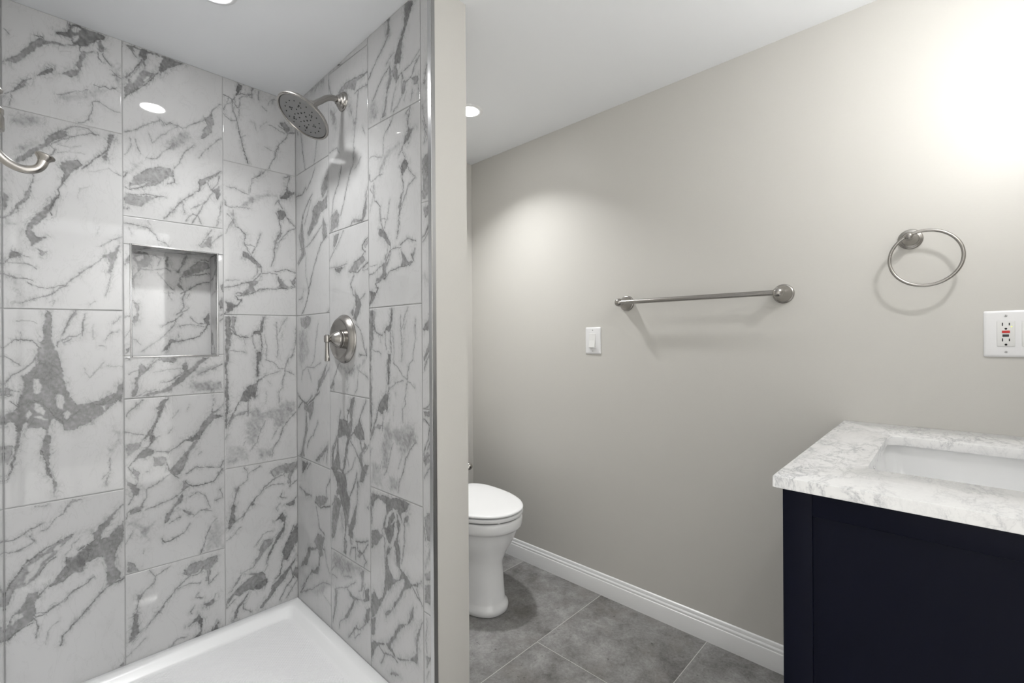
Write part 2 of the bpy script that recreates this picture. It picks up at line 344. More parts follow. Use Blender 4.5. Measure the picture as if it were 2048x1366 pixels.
VEINS = {
    'T1': 'f0,50:-1,197 9,183 30,163 41,144 56,119 70,100 82,85 90,84 101,85 118,78 132,78 151,74 170,68 170,72 151,79 132,89 115,90 101,95 92,106 79,119 70,131 56,151 43,174 30,191 17,192 7,193;f0,75:150,11 171,3 193,5 216,6 239,5 236,20 221,26 213,35 200,48 195,62 175,69 161,68 153,56 132,51 120,54 119,46 132,40 144,37 151,24;h0,0:158,14 171,9 178,11 170,26 159,31 156,25;h0,0:156,45 173,35 169,55 163,63 158,57;l14,80:72,83 86,80 92,86;f0,50:213,35 231,23 234,39 232,67 220,66 218,50;l38,60:223,30 227,52 231,75 244,94 252,101;l19,70:218,70 222,89 231,98;f0,50:178,87 195,77 213,69 205,80 192,92 182,113 180,135 172,148 165,138 160,137 170,116 175,100;l15,60:175,71 176,86 180,87;f0,45:122,183 143,169 155,155 170,144 180,138 175,154 165,171 155,182 141,181 124,183;f0,65:73,210 85,192 103,174 108,169 110,179 106,188 90,199;l19,70:63,222 52,234 39,244 30,265 21,278;f0,40:39,244 49,235 63,223 49,251 36,266 23,275 32,258;l13,60:21,278 13,286 4,292;f0,25:119,253 136,243 150,234 167,223 187,218 210,191 246,183 238,204 220,221 204,241 184,255 155,259 121,270;l15,60:210,187 222,187 238,179 251,186 267,173;l12,45:122,254 136,245 150,234 167,223 182,220 194,207;f0,30:244,97 257,102 281,88 282,180 267,175 259,153 254,121;l16,55:252,115 265,130 281,138;l16,50:257,133 276,126;l12,50:218,237 206,244 202,283 196,308 179,323 167,325;l12,40:220,238 246,253 262,258 280,258;l11,50:3,93 9,96 15,104;l13,45:17,286 19,300 15,324;f0,35:0,295 13,289 11,304 2,319;l12,20:129,107 153,98',
    'T2': 'f0,30:11,25 36,6 87,3 86,28 63,48 36,52 14,43;f0,50:16,170 39,140 69,107 93,80 97,61 118,42 143,34 143,54 114,71 97,93 69,126 36,167;l34,50:97,61 139,30 161,10 191,5 207,21 222,21;f0,30:26,115 63,84 97,61 79,99 46,133 23,149 16,146 29,128;l17,55:93,75 121,63 143,57 165,40 199,21 214,24;l21,50:104,86 114,98 107,120;l21,50:97,93 114,78 139,58;l17,30:121,78 150,82 176,69;l17,30:117,107 150,97 183,93;f0,50:244,12 260,4 258,39 246,69 241,105 231,113 228,93 242,65;f0,50:123,148 132,133 150,123 168,118 179,130 168,148 150,168 139,191 131,208 130,194 135,172 128,159;l40,70:179,145 206,112 222,89 242,65 250,36;l36,70:179,132 161,150 146,172 131,206 122,225 126,240;f0,60:126,240 113,267 108,298 96,320 71,349 60,368 71,388 92,385 75,405 61,416 54,396 48,387 51,348 68,321 92,291 106,264 120,243;l21,90:126,240 111,268 103,294 108,313;l24,70:61,414 73,395 92,385;l20,50:74,424 85,445 95,429;f0,40:74,422 92,434 83,448;f0,40:45,263 59,231 67,190 62,220 62,259 45,282 29,309 16,331 16,317 32,289;l29,50:67,190 58,235 45,267 29,300 16,326 0,339;f0,35:0,212 10,200 10,223 0,235;f0,40:0,254 10,266 13,284 6,314 0,320;l19,45:0,339 16,326 32,313;f0,35:1,341 16,336 22,349 41,345 15,359 1,362;l19,60:2,481 15,459 31,452;f0,55:14,449 18,437 31,442 41,451 25,457 15,461;l20,60:18,437 34,444 54,451;l20,45:15,473 44,472 61,477 71,488;l19,55:2,510 31,519 64,523;l24,60:54,533 74,544 105,546 137,534 148,518 170,500 189,478 212,452 228,432 244,424;f0,50:170,490 189,475 181,486 170,503;f0,60:220,433 252,413 277,374 268,416 260,449 252,476 247,503 242,483 244,456 240,435;l18,50:224,398 244,379 264,363 279,360;l30,60:141,536 123,547 94,572 64,581 40,594;l28,55:247,503 243,530 239,546 235,565;f0,35:28,514 34,528 31,576 31,590 14,601 24,576;l20,50:51,531 60,540;l21,40:101,591 115,585 108,601;l18,25:198,151 245,128 261,139;l18,40:196,596 212,585;l28,45:261,139 278,146;l18,20:168,245 175,213 198,197;l18,20:213,361 221,328',
    'T3': 'f0,55:93,4 102,6 103,43 106,82 110,111 117,136 127,181 134,216 137,251 144,281 162,313 177,310 207,308 238,290 258,281 262,263 278,246 278,315 262,303 242,337 215,360 192,378 169,385 155,398 133,394 126,374 109,356 102,360 95,384 101,414 98,453 96,501 101,536 115,564 111,607 106,606 104,556 91,524 84,470 76,461 84,421 88,388 71,378 58,374 46,382 50,354 41,362 35,389 31,422 25,463 15,503 2,533 12,507 18,462 23,411 24,364 13,353 0,361 0,324 16,321 29,308 35,271 42,243 39,215 55,192 72,169 72,126 82,102 86,58;h0,0:63,221 75,222 82,247 75,270 65,264 63,240;h0,0:112,274 130,280 133,300 126,324 117,318 112,298;h0,0:130,339 140,326 149,342 140,361 131,355;h0,0:65,298 78,304 91,325 85,339 68,322;h0,0:46,334 55,321 58,331 50,349;h0,0:61,338 78,340 95,355 74,347;h0,0:224,325 234,323 230,341;l27,85:23,97 36,94 59,101 72,116 82,126;l23,50:1,120 17,101 26,97;f0,45:117,136 115,112 127,82 138,47 153,12 164,4 167,11 153,37 142,62 127,87 120,112;l43,75:160,4 149,27 142,47 131,77;l21,60:127,102 142,89 163,87 174,77 178,46 186,10;l21,50:131,109 152,94;l35,60:174,87 178,61 182,31;l18,35:201,92 205,46;l23,60:235,100 247,79 267,71;l18,50:220,118 231,120;l18,50:255,47 275,23;l17,35:179,191 192,225 208,205 231,175;l18,30:235,186 279,195;l38,55:1,231 20,204 36,191 52,178 69,154;f0,40:1,243 16,246 13,265 0,268;l23,60:16,251 35,257;l23,60:4,273 16,265;l23,60:13,288 29,304;l19,45:1,145 20,162 36,177;l32,80:63,291 81,300 98,321 109,347 130,369;l25,80:137,365 155,347 170,329;l27,80:207,318 230,318 258,289;l27,75:234,342 262,308 278,294;l35,80:18,476 15,503 6,529;l33,80:81,450 87,475 94,520 101,536;l16,40:27,38 49,35 72,44;l16,40:36,73 39,87;f0,30:234,352 250,391 278,426 277,453 257,481 245,500 241,478 261,429 246,395;l23,50:243,500 245,547 225,574;l23,50:233,591 237,571 245,557;f0,40:0,423 17,424 18,462 9,483 0,472',
    'T4': 'l29,60:-2,94 16,97 37,90 53,77 76,66;l19,50:78,87 94,83 110,58 127,46 140,19 151,3;f0,40:127,44 140,14 151,3 175,9 151,17 137,32;l15,45:65,9 91,9;l18,50:-2,129 19,136 43,128 65,113 53,95;f0,52:93,268 109,247 133,218 136,187 157,189 185,170 202,151 199,131 213,111 239,84 258,65 279,50 279,55 254,83 239,114 221,142 221,157 243,149 258,129 279,110 279,175 261,200 254,217 257,253 270,283 268,307 227,326 235,294 231,268 227,233 220,216 191,220 177,234 177,253 149,248 136,257 129,268 109,270;h0,0:181,221 206,220 228,223 231,258 202,260 181,250;f0,20:184,227 213,223 228,223 202,253;f0,65:136,220 157,194 185,175 192,186 177,234 175,248 153,244 136,243;l26,80:206,152 185,165 164,177;l25,70:150,215 133,246 112,262 96,270;l41,75:278,310 234,324 212,344 191,369 166,397 149,417 128,441 118,469;f0,40:-2,253 9,231 24,211 46,178 58,165 84,155 107,135 130,128 157,116 143,133 123,154 106,172 90,194 77,217 68,231 52,243 40,248 30,248 18,248 15,269 6,292 0,307 -3,288;h0,0:103,152 116,143 123,140 120,158 106,160;h0,0:49,188 71,178 87,165 100,161 93,177 74,193 68,213 52,230 43,244 40,230 52,207;l22,75:-2,257 18,222 46,174 65,162 90,144 113,133 153,117;l28,70:110,178 90,194 71,223;l23,70:40,185 46,169 55,177;f0,50:-3,401 0,363 9,346 15,326 24,321 33,307 46,272 70,278 74,297 64,307 64,334 64,361 51,369 30,382 9,394;h0,0:18,328 36,327 41,340 27,345 15,361 13,343;h0,0:21,307 20,284 27,261 36,253 42,276 42,293 30,315;l26,80:-3,401 21,386 36,375 61,369;l24,70:64,357 83,351 109,339 129,324 153,306 177,292 202,275;l21,60:129,334 142,311 166,297;l20,60:67,344 89,345 115,333;l24,60:93,264 74,288 64,307 65,348 70,387 64,420;l20,35:115,388 92,410 87,449;l25,60:145,423 150,414;l20,35:133,181 153,150 171,132;f0,25:157,118 199,107 221,99 199,131 171,127;f0,50:277,595 276,615 263,614',
    'T5': 'f0,70:4,8 54,5 115,3 175,3 149,27 128,44 107,74 102,55 115,13 90,9 74,11 62,47 46,29 19,21;h0,0:7,26 23,19 38,47 38,67 19,86 5,81;h0,0:34,49 50,42 44,60;h0,0:86,26 111,5 111,25 98,52 82,82 70,79 74,52;h0,0:30,11 50,12 46,34 34,24;l27,75:7,125 30,93 50,52 62,27;l28,70:23,19 38,42;f0,42:46,69 62,37 62,72 82,82 107,66 74,103 45,150 26,172 6,195 5,161 18,121;h0,0:18,121 38,97 54,50 60,68 42,111 26,137;h0,0:58,115 70,94 78,96 61,115;l27,80:5,198 18,178 45,150 74,111 102,70;l27,50:6,314 25,302 53,281 81,258 110,243 118,256;l33,50:106,240 122,250 135,240 157,243 174,248 196,230 228,208 257,177 271,150 295,116;l32,60:266,157 275,203;l31,60:242,187 271,166;f0,40:242,193 266,162 275,203 266,234 247,262 228,274 242,247 233,240 252,211;l23,35:81,330 110,295 144,258 157,249;l23,45:73,302 79,326 83,332;f0,30:97,372 118,345 135,298 157,264 183,240 210,280 183,309 156,339 126,353 109,373;l36,50:210,301 174,344 165,378 143,411;l28,45:93,383 113,356 139,333;l26,50:223,346 251,305 285,262 299,246;l23,45:33,330 40,363 48,380;l22,45:17,330 25,357 6,393;l23,45:64,391 93,383 105,369;f0,42:17,489 40,453 72,424 109,407 139,412 147,436 113,460 96,480 64,493 36,509 16,504;h0,0:20,498 44,490 68,479 40,506 24,510;h0,0:109,464 130,440 143,442 143,458 121,469;l27,60:20,508 44,503 72,481;l27,60:60,473 96,464;l29,60:126,468 147,460 143,416;l22,50:5,507 24,512;f0,40:5,527 40,529 88,523 121,518 88,528 71,552 47,567 5,566;l27,55:16,529 72,519 117,519;l26,70:3,581 14,579;f0,35:28,416 52,405 44,432 28,456 9,471 21,438;l35,70:3,473 13,455;f0,45:227,426 255,411 299,381 284,401 255,430 227,465 223,438;l37,60:299,381 255,414 227,429 225,471 200,493 173,520 146,557 121,594;l39,40:173,525 155,545 133,575 116,597;l32,60:294,399 289,428 265,461 255,436 265,406;f0,50:265,461 294,438 298,470 284,496 279,475;l52,45:269,471 245,510 222,558 204,599;l25,50:199,546 227,530 245,510;l25,40:173,525 177,567;l25,50:181,598 204,562 222,569 231,600;l26,55:298,504 293,555 283,596',
    'T6': 'l30,60:4,25 38,29 69,36 89,53 97,74 117,81 129,94;f0,35:89,90 105,75 125,82 129,94;l17,35:17,40 23,73;f0,45:226,78 242,60 252,42 265,35 268,61 265,78 238,87;l29,55:226,78 247,45 266,8;l31,50:301,21 279,43 261,68;l30,50:229,80 242,86;l18,30:69,6 75,20',
    'T7': 'f0,58:20,149 28,105 32,76 43,62 39,38 51,23 63,44 82,15 90,7 78,29 63,54 47,70 39,87 39,116 31,145;f0,55:135,108 156,84 173,59 165,38 182,23 186,55 217,19 235,9 254,10 217,46 191,76 165,100 143,119 127,133 82,144 50,142 74,129 106,126;f0,55:99,8 127,6 152,12 140,27 119,23 98,15;f0,34:195,97 244,98 295,109 298,148 199,145 186,128;f0,30:186,91 217,56 254,36 298,33 272,64 235,84;l26,70:63,54 82,25 99,10;l28,60:127,26 135,11;l27,60:106,99 135,93 152,79 169,64;l18,35:82,60 119,51 165,48;l25,50:231,67 258,58 298,38;l25,50:291,109 295,131;l21,55:6,5 17,12;l21,50:13,61 39,47;l35,60:66,128 90,120;l35,60:35,145 58,127',
    'T8': 'l35,70:50,6 35,24 12,41 5,60;f0,65:110,9 124,6 114,38 102,67 89,95 81,124 85,150 73,173 69,167 69,137 50,149 65,127 81,94 89,65 98,46 90,40;l27,90:110,27 93,76 81,104 77,138 71,162;l26,50:4,115 31,124 61,134;l27,50:81,144 101,142;f0,40:4,156 46,156 38,177 15,197 4,204;f0,60:17,231 30,209 49,183 77,183 85,200 77,208 53,214 34,215;l26,75:11,240 30,209 57,185 69,172;l22,60:77,193 125,204 155,186 181,165 207,148;f0,65:176,169 203,155 214,138 216,165 198,178;f0,45:216,139 234,104 257,75 276,6 262,70 300,47 271,82 299,93 271,101 243,132 225,161 207,195 193,214 180,243 172,262 159,290 146,298 125,273 155,238 189,192 207,169;h0,0:146,221 159,208 189,187 176,211 155,238 138,260 129,254;h0,0:117,236 138,224 121,252;f0,40:77,248 81,214 117,221 121,242 101,248;l37,60:117,241 129,279 158,306;l37,50:129,284 104,304 76,318 57,328 60,354 45,379 10,394 3,416;f0,50:14,395 45,379 52,386 45,399 10,409;l30,60:11,240 37,284 30,312 22,339 10,370;f0,55:5,282 26,301 41,324 37,338 18,343 18,314 7,302;f0,40:22,242 41,261 37,289 26,282;l22,50:57,264 65,265;l29,60:180,295 206,277 251,283 289,288 303,266;l38,75:176,323 197,346 233,346 265,343 274,331 298,298;f0,40:171,319 197,341 175,351 162,364;l27,50:56,402 96,388 141,376 167,359;f0,50:167,365 171,392 145,411 133,433 120,460 108,466 116,433 133,412 154,382;l29,50:188,385 215,371 242,394 251,428 255,445 223,442;l31,50:269,417 298,413 288,378;l25,50:201,460 223,442 260,455;f0,40:162,426 192,439 205,458 188,453;l28,50:124,466 158,453;l29,50:188,485 179,508 153,521;l37,80:103,516 111,531 132,530 151,520;f0,30:3,426 33,420 60,452 88,446 63,503 44,492 33,459 6,446;l26,40:2,503 25,462;l27,40:48,552 55,540;f0,40:4,610 6,567 25,578 36,612;f0,20:231,609 241,543 269,487 302,507 301,611;l25,55:222,609 236,574 250,524 274,488;l19,40:139,81 156,52;l19,40:181,58 188,35;l20,40:216,228 225,219;l18,40:122,135 138,117',
    'NL': 'f0,50:1,81 15,35 20,40 15,65;l25,50:3,254 17,249;f0,60:2,389 9,365 19,360 17,375;l21,40:2,326 19,302',
    'NR': 'f0,45:10,119 22,112 20,151;f0,50:5,184 20,162 19,211 8,211;l36,60:10,239 19,236;l36,60:7,261 19,249',
    'T10': 'f0,75:60,2 73,2 60,38 45,60 44,55 51,41 45,37 48,23;f0,50:104,4 112,1 107,19 107,43 101,45 103,21;l25,70:45,55 69,42 86,37 103,31;l25,60:45,63 34,80 36,121 48,146 53,173;l25,80:53,173 59,207 65,234 73,271 85,303 89,322;l18,60:2,70 20,71 34,77 28,92 11,104 3,130;l19,50:23,68 14,97;l19,50:57,68 71,51 92,42 107,43;l19,50:42,67 41,93 51,106 60,100 61,79;l16,45:60,100 56,143;l25,50:3,143 14,158 28,162 48,157;f0,35:19,159 33,157 48,152 48,162 30,171;f0,35:43,12 57,6 48,26;f0,35:129,8 138,1 132,27 125,49;l20,50:132,7 128,44;l20,50:166,47 178,27 198,18;l20,50:147,69 162,79;f0,30:166,37 182,23 204,9 201,48 181,45;f0,50:213,116 233,102 256,119 256,136 246,157 239,142 226,129;l28,60:210,127 233,137 246,150 239,170 213,205 200,233 196,265 180,294 170,323;l21,60:246,150 277,133;l20,50:171,135 200,141 233,154;l16,35:68,217 82,209;l16,25:104,146 116,145 122,173;l17,30:137,155 162,123;l17,35:155,233 196,245;f0,30:187,241 209,227 206,249 196,269',
    'T11': 'f0,55:121,40 137,21 160,-2 150,18 127,38;l19,45:96,110 103,49 118,38;l18,45:8,101 40,101 65,112 91,120;f0,30:56,167 74,144 114,101 164,94 211,98 164,119 118,146 82,173 39,182;l22,50:6,177 22,183 61,175 91,174;f0,40:0,146 10,162 14,180 4,178;l27,50:35,190 35,228 18,264 9,289;l27,50:14,208 31,229 43,255 56,262;f0,30:14,194 43,193 52,244 30,267 9,280 26,239;f0,65:213,111 240,71 241,41 251,7 241,41 250,69 278,73 255,89 240,107;l31,60:231,17 256,3 245,34 243,66;l30,60:211,114 208,130 225,151;f0,65:201,167 225,154 240,174 235,191 210,205 206,186;l35,70:196,173 210,205 215,245 200,283 191,330 190,360 176,402;f0,40:205,257 220,255 200,308 191,330 186,300;l31,60:279,229 244,245 220,280 200,313;l30,60:240,185 259,207 279,224;l30,50:192,138 211,114;f0,60:68,352 90,359 112,380 130,398 139,421 116,409 94,387 68,376;l36,65:52,258 77,283 77,322 86,349 116,384 139,411 139,431;f0,35:69,284 82,277 81,326 73,346 64,328;l23,50:101,357 121,325 135,273;l23,50:77,326 99,323 117,330;l28,50:125,398 121,443 103,459;l31,65:2,504 42,496 63,485 107,471 134,437 171,430 199,435;l34,70:195,425 238,411 278,422;f0,55:199,440 214,454 238,482 268,480 238,493 199,493 209,480;f0,55:258,465 278,438 278,464 263,480;l31,80:258,460 270,482 248,492 199,496 138,503 102,523 50,534;f0,50:42,527 54,502 89,475 125,467 143,438 125,477 107,498 116,512 80,527;h0,0:46,508 72,486 89,482 89,504 67,518 46,517;l36,90:44,536 50,550 61,550 50,569;f0,65:2,560 29,563 50,572 29,594 4,607 12,581;l27,70:63,552 41,575 12,581 2,609;l18,40:8,473 55,473',
    'T12': 'f0,55:4,6 24,5 22,52 28,76 24,114 15,147 15,175 9,217 14,274 14,359 9,443 3,452 2,311;f0,40:24,5 41,7 37,62 49,85 28,76;l31,80:22,10 22,57 41,78 62,92 88,92;f0,60:138,6 149,5 142,65 128,80 101,73 110,65 128,60 135,40;l38,70:147,10 137,60 110,68 97,85;l38,70:133,70 137,110 137,149;f0,65:119,154 137,154 137,179 128,193 125,252 118,257 116,203;l23,50:101,83 110,139;l24,40:146,80 155,125 155,184;l18,45:23,142 49,147 75,153;l18,40:71,95 75,119;l29,50:194,29 198,90 202,130 197,176;l30,50:208,69 217,39 237,8;f0,35:203,115 217,64 227,33 212,130 207,186 197,191;l31,55:277,48 274,110 261,172 241,185 233,218 228,253 216,293 221,309 204,328 206,369;l29,50:150,184 183,200 207,227 229,228;l30,50:236,238 270,256;l28,50:127,272 150,254 173,245 207,237;f0,35:146,244 174,220 169,240 155,254;f0,65:91,289 118,281 118,311 109,344 100,339 78,356 52,348 69,312;l38,75:127,267 123,267 118,301 109,344;l36,65:52,353 30,398 14,434 3,452;l37,65:87,337 86,381 82,414;f0,40:9,434 30,403 56,392 82,395 69,408 39,409 18,439;f0,28:86,395 127,371 136,401 168,390 196,388 216,365 275,376 275,417 225,473 191,488 177,446 149,437 130,494 117,546 77,539 73,461;l29,50:149,442 130,484 117,527 90,561;l41,55:275,422 244,450 220,482 205,526 181,562 176,597;f0,35:225,381 275,376 275,422 244,434 220,421;f0,30:112,550 181,557 176,597 121,606;l25,40:196,484 176,521;l24,30:159,274 168,290;l24,30:154,319 149,368;l22,45:9,481 3,498;l23,40:68,533 75,515;f0,20:2,606 5,518 47,525 77,539 90,605',
    'T13': 'l30,50:66,3 83,33 80,53;l25,50:83,33 129,10;l30,50:80,56 47,77;f0,40:33,79 52,78 42,102 33,115;f0,60:24,144 37,148 33,183 37,215 14,239 7,237 19,189;l35,60:47,77 35,111 30,146;l25,45:2,285 32,266 55,241;l25,40:37,215 65,197 56,215;l41,60:65,197 89,166 109,140 133,119 143,102 174,79 189,72 221,67 232,47;l32,50:148,106 174,98 221,106;f0,50:84,170 109,140 104,165;f0,38:164,50 174,36 195,23 281,18 281,46 259,64 248,112 237,104 242,66 221,56 184,71;l27,60:169,40 179,64;l28,60:232,47 226,74;l28,60:281,23 253,63 247,124 280,97;f0,60:226,197 258,188 275,170 263,207 247,208;l33,60:231,170 205,158 215,144;l33,50:194,216 189,204 204,186;f0,72:186,258 215,227 228,253 225,303 209,326 183,356 162,398 152,422 157,391 172,358 193,321 220,290 220,268 204,252;l27,80:186,258 207,247 215,230;l27,50:152,416 157,434 141,456;f0,45:97,419 117,383 127,343 142,326 183,323 167,351 132,382 107,417 92,427;l26,50:107,337 137,298 157,291 178,294;l26,50:92,422 59,431;f0,60:54,429 97,445 136,454 156,494 151,509 126,526 102,516 82,508 49,521 31,509 8,535 8,520 40,486 78,464 102,458;f0,75:97,509 121,492 151,487 151,509 126,526;f0,45:17,493 45,442 59,431 45,462;f0,68:279,285 282,371 268,378 257,402 235,434 219,434 214,394 235,356 257,318;l40,80:263,297 224,381 216,428 203,490 187,500;f0,60:278,432 256,470 224,514 192,541 171,571 136,605 121,599 156,565 171,522 208,497 245,466;f0,65:281,490 278,540 256,504 267,480;l40,70:261,517 229,555 202,600;l34,70:251,479 256,504 261,523;l35,70:281,530 229,600;f0,65:23,609 30,581 44,556 63,538 87,510 68,545 49,563 35,604;l30,60:-1,552 8,515;l30,60:3,549 35,526;l32,60:91,602 63,579 63,553',
    'A1': 'l53,50:57,151 75,239 100,332;l48,45:215,232 202,285 183,333;f0,35:112,-4 224,2 248,1 294,-1 283,30 212,13 175,20;l49,40:200,24 236,1;l54,40:2,105 29,148',
    'A2': 'f0,50:116,269 168,225 168,182 230,159 276,164 311,141 304,200 252,210 204,242 129,287;l57,50:195,15 158,58 106,89;l63,60:-3,92 66,96 106,73;f0,40:248,116 289,80 312,66 311,126 265,156;l57,60:169,119 118,145 78,186 50,241;l49,50:156,138 130,175 91,227;f0,40:128,266 170,204 223,214 223,242 183,258;f0,50:268,234 298,267 304,312 266,328 261,277;l65,60:73,185 57,254 78,305 77,352 25,393;l57,50:41,329 113,328 196,294 261,260;l54,50:128,283 183,258;f0,42:27,267 72,221 85,306 99,361 55,379 10,391 56,343;l41,90:304,312 247,336 181,417 132,505 110,556 66,606;l46,40:99,361 98,443 125,504;f0,50:23,547 68,529 75,506 60,546;l54,50:110,556 81,589 52,612;l65,50:312,607 300,613',
    'A3': 'f0,40:37,10 123,4 151,14 136,43 94,59 51,46;l57,40:35,106 80,59 137,25;l56,40:50,142 65,88;l51,40:217,39 196,107 175,193 148,211;l51,40:241,197 175,221 106,218 63,237 48,274;l53,40:147,274 120,229;f0,25:21,57 108,59 135,165 48,226 19,203;f0,50:291,201 278,256 226,304 200,322 214,271 253,246;l58,65:291,206 240,264 200,328 146,361;l49,50:315,216 265,262;l57,60:9,336 46,364 104,371 160,337;l76,70:17,346 61,370 16,398;l75,70:61,370 111,377 173,348 226,316;f0,50:68,375 118,382 173,354 165,401 131,445 117,411 75,404;l64,60:96,408 102,472 58,561 43,599;l60,55:211,441 171,492 115,534 101,560;f0,50:96,414 109,483 72,565 79,605 28,608 73,535;f0,60:183,599 236,562 299,518 286,542 248,576 196,605;l49,60:299,524 285,592;l50,50:286,531 261,585',
    'A4': 'f0,60:50,10 114,11 71,54 49,70;l45,60:135,7 100,37;f0,60:62,139 140,140 84,158;l48,50:18,131 84,140 140,142;l49,60:321,39 284,79 284,113;f0,50:187,135 246,116 296,115 271,149 233,163 180,165;l71,75:180,159 232,169 314,144;l62,50:193,179 206,221 218,257 269,271;f0,55:165,324 205,283 269,282 243,323 268,332 204,346 137,373 94,445 20,481 80,414 109,364 191,344;f0,55:205,343 235,317 253,349 224,375 214,416 203,450 163,459 148,464 90,511 68,541 34,567 90,507 143,449 153,454 204,415 214,369;l52,70:23,589 68,546 90,507;l37,50:34,585 142,532 252,462 317,451;l32,50:263,316 281,377 308,413;f0,30:152,537 252,466 289,465 251,521 162,551;l26,40:251,517 325,534',
    'B0': 'f0,35:3,15 105,18 63,10 9,8;f0,70:79,14 110,20 105,11 84,4',
    'B1': 'l58,50:302,97 230,88 154,80 114,83 83,100;f0,40:83,96 134,77 193,84 293,98 230,106 211,130 163,107 134,101 103,108;f0,33:124,97 163,105 173,144 192,178 201,218 219,243 200,274 195,318 190,280 191,224 162,187;f0,33:7,127 61,146 71,203 60,238 39,207 17,170;l46,50:-3,-2 13,59 29,85;l45,50:302,141 257,135 211,140;l53,45:239,141 219,234 209,286 199,338;l45,40:28,179 71,159;l47,60:204,339 199,388 169,427 149,464 129,512 97,567;l50,55:105,382 78,443 35,496 23,553;l52,40:254,381 236,399 208,414;f0,45:23,548 66,537 87,561 76,602 11,615 12,561;l44,55:297,495 279,566 265,608;f0,50:265,582 297,530 288,586 269,614 251,615;f0,40:167,613 205,593 269,614 205,611 157,616;l38,40:4,305 69,300 90,325;l32,40:265,281 282,309',
    'B2': 'f0,50:38,15 84,12 61,45 37,63;l45,55:118,7 72,52 25,82 1,111;f0,60:48,141 127,142 82,161 59,153;l32,50:1,133 71,139 149,132;l54,85:296,56 262,80 262,95 281,107;f0,40:272,82 300,57 300,81 281,93;f0,45:159,161 201,131 271,120 280,136 241,151 211,172 169,170;l52,70:159,164 221,173 261,158 299,146;l43,65:201,136 261,119 281,102;l35,45:261,170 299,165;l50,50:200,181 174,209 189,245 220,267;f0,55:200,236 240,264 249,289 239,313 209,346 188,336 209,297 210,267;f0,50:168,314 199,286 188,326;l43,60:209,356 248,382 267,436 286,465 237,466;l42,50:240,274 279,252;l41,50:286,446 281,475;f0,33:78,510 196,506 247,495 267,470 286,479 237,520 154,554 142,621 132,616 132,555;l46,55:78,505 31,570 6,599;l40,50:36,570 30,608;l43,50:196,506 154,538;l35,50:227,520 285,542 295,546;l35,40:227,525 216,590 195,612;f0,50:0,605 31,570 36,586 12,609',
    'B3': 'f0,62:169,11 195,4 184,65 178,126 151,176 129,225 117,289 106,302 72,287 38,315 8,299 15,244 51,185 75,129 75,97 141,95 142,59 163,42;h0,0:68,172 130,153 140,162 124,211 101,287 84,285 73,235;h0,0:147,74 163,62 168,92 146,105;h0,0:33,225 62,183 50,238 26,274;l46,70:87,65 63,157 15,233;l44,75:183,136 151,171 117,279;f0,65:235,80 264,125 268,149 234,154 203,148 183,136 204,113;l55,65:279,7 245,59 224,100;f0,55:234,154 263,154 282,171 253,205 252,244 296,236 281,268 252,303 232,307 242,256 223,220 243,192;h0,0:244,157 263,154 263,174 248,181;l41,60:297,164 263,198;l44,60:162,169 203,198 223,220;l37,50:139,234 150,263;l36,50:203,223 181,262 128,298;f0,60:14,298 128,298 132,358 159,388 147,478 190,426 211,386 212,311 227,303 211,391 200,464 178,500 178,535 147,524 147,499 131,488 114,555 120,485 104,438 71,383 48,393 37,337;h0,0:20,313 49,334 60,364 37,385;h0,0:159,383 201,343 190,416 158,480 147,478;l45,80:128,298 94,367 115,414;l45,75:148,391 201,313 212,281;f0,50:12,461 36,396 93,409 70,467 34,557 10,574;f0,30:70,446 115,424 114,539 81,517;l49,60:12,439 71,383;l60,75:147,504 167,549;l59,70:199,529 249,522 288,505;l44,65:209,531 214,565 248,564 288,517;l45,65:156,593 167,564 198,554 198,600;l46,60:113,565 119,600;l43,65:248,564 277,583 258,605;f0,50:114,539 135,548 124,603 102,600;f0,40:229,555 248,564 228,585 208,586;f0,40:280,389 299,365 294,395',
    'B4': 'f0,30:17,1 70,1 199,1 288,-3 199,31 102,69 34,80 7,57;l37,50:34,28 60,35 34,60 7,85;l35,50:95,4 69,40 103,53 86,74;l37,50:7,102 51,102;l49,50:42,146 135,108 167,88 199,69;l35,40:102,77 167,61;f0,45:230,25 259,7 259,51 244,86 229,92 244,57;l38,60:244,53 244,83 221,95;l37,55:266,52 251,102;f0,62:266,74 295,56 294,104 265,119 243,120 228,126 198,134 182,159 150,210 117,239 109,231 158,176 182,140 151,133 151,117 182,128 228,122 265,108;f0,65:272,141 298,124 297,171 264,192;l56,65:33,153 45,197 22,262 13,290;f0,45:33,149 59,148 50,179 41,231 22,270;l41,60:135,116 159,130 190,137;l42,60:109,237 75,261 66,292;f0,60:185,241 208,216 208,231 227,227 272,186 301,166 264,200 227,234 196,240 149,287 141,295;l41,70:141,295 165,269 196,236;l34,60:181,254 188,278 227,245',
    'C1': 'f0,72:113,-5 146,-1 139,21 139,56 124,46 128,9;l50,60:136,55 115,71 78,93 46,119 6,154;f0,72:230,-3 275,15 262,35 246,57 240,76 224,92 213,112 210,135 207,155 201,178 173,169 167,160 173,138 185,118 207,94 224,68 227,27;l31,50:167,129 138,135 120,147;f0,50:161,177 173,166 195,219 178,234 161,205 149,185;l30,70:189,213 212,210 217,231;l31,60:155,184 167,164;f0,50:138,154 155,187 149,213 131,235 119,282 112,318 88,317 106,287 122,235 138,186;l45,60:132,162 95,182 64,209 31,237;l32,60:307,178 266,202 223,208;l32,60:307,196 281,211 265,241 233,246 217,280;f0,42:265,244 296,253 296,277 275,272;l30,50:212,228 211,281 183,308 160,319;l31,50:178,240 160,268 148,308;f0,38:217,240 233,243 227,281 211,281;l24,50:296,277 306,322;l24,50:270,282 259,314;l25,40:238,279 222,303;f0,28:5,241 44,235 76,283 56,309 11,314',
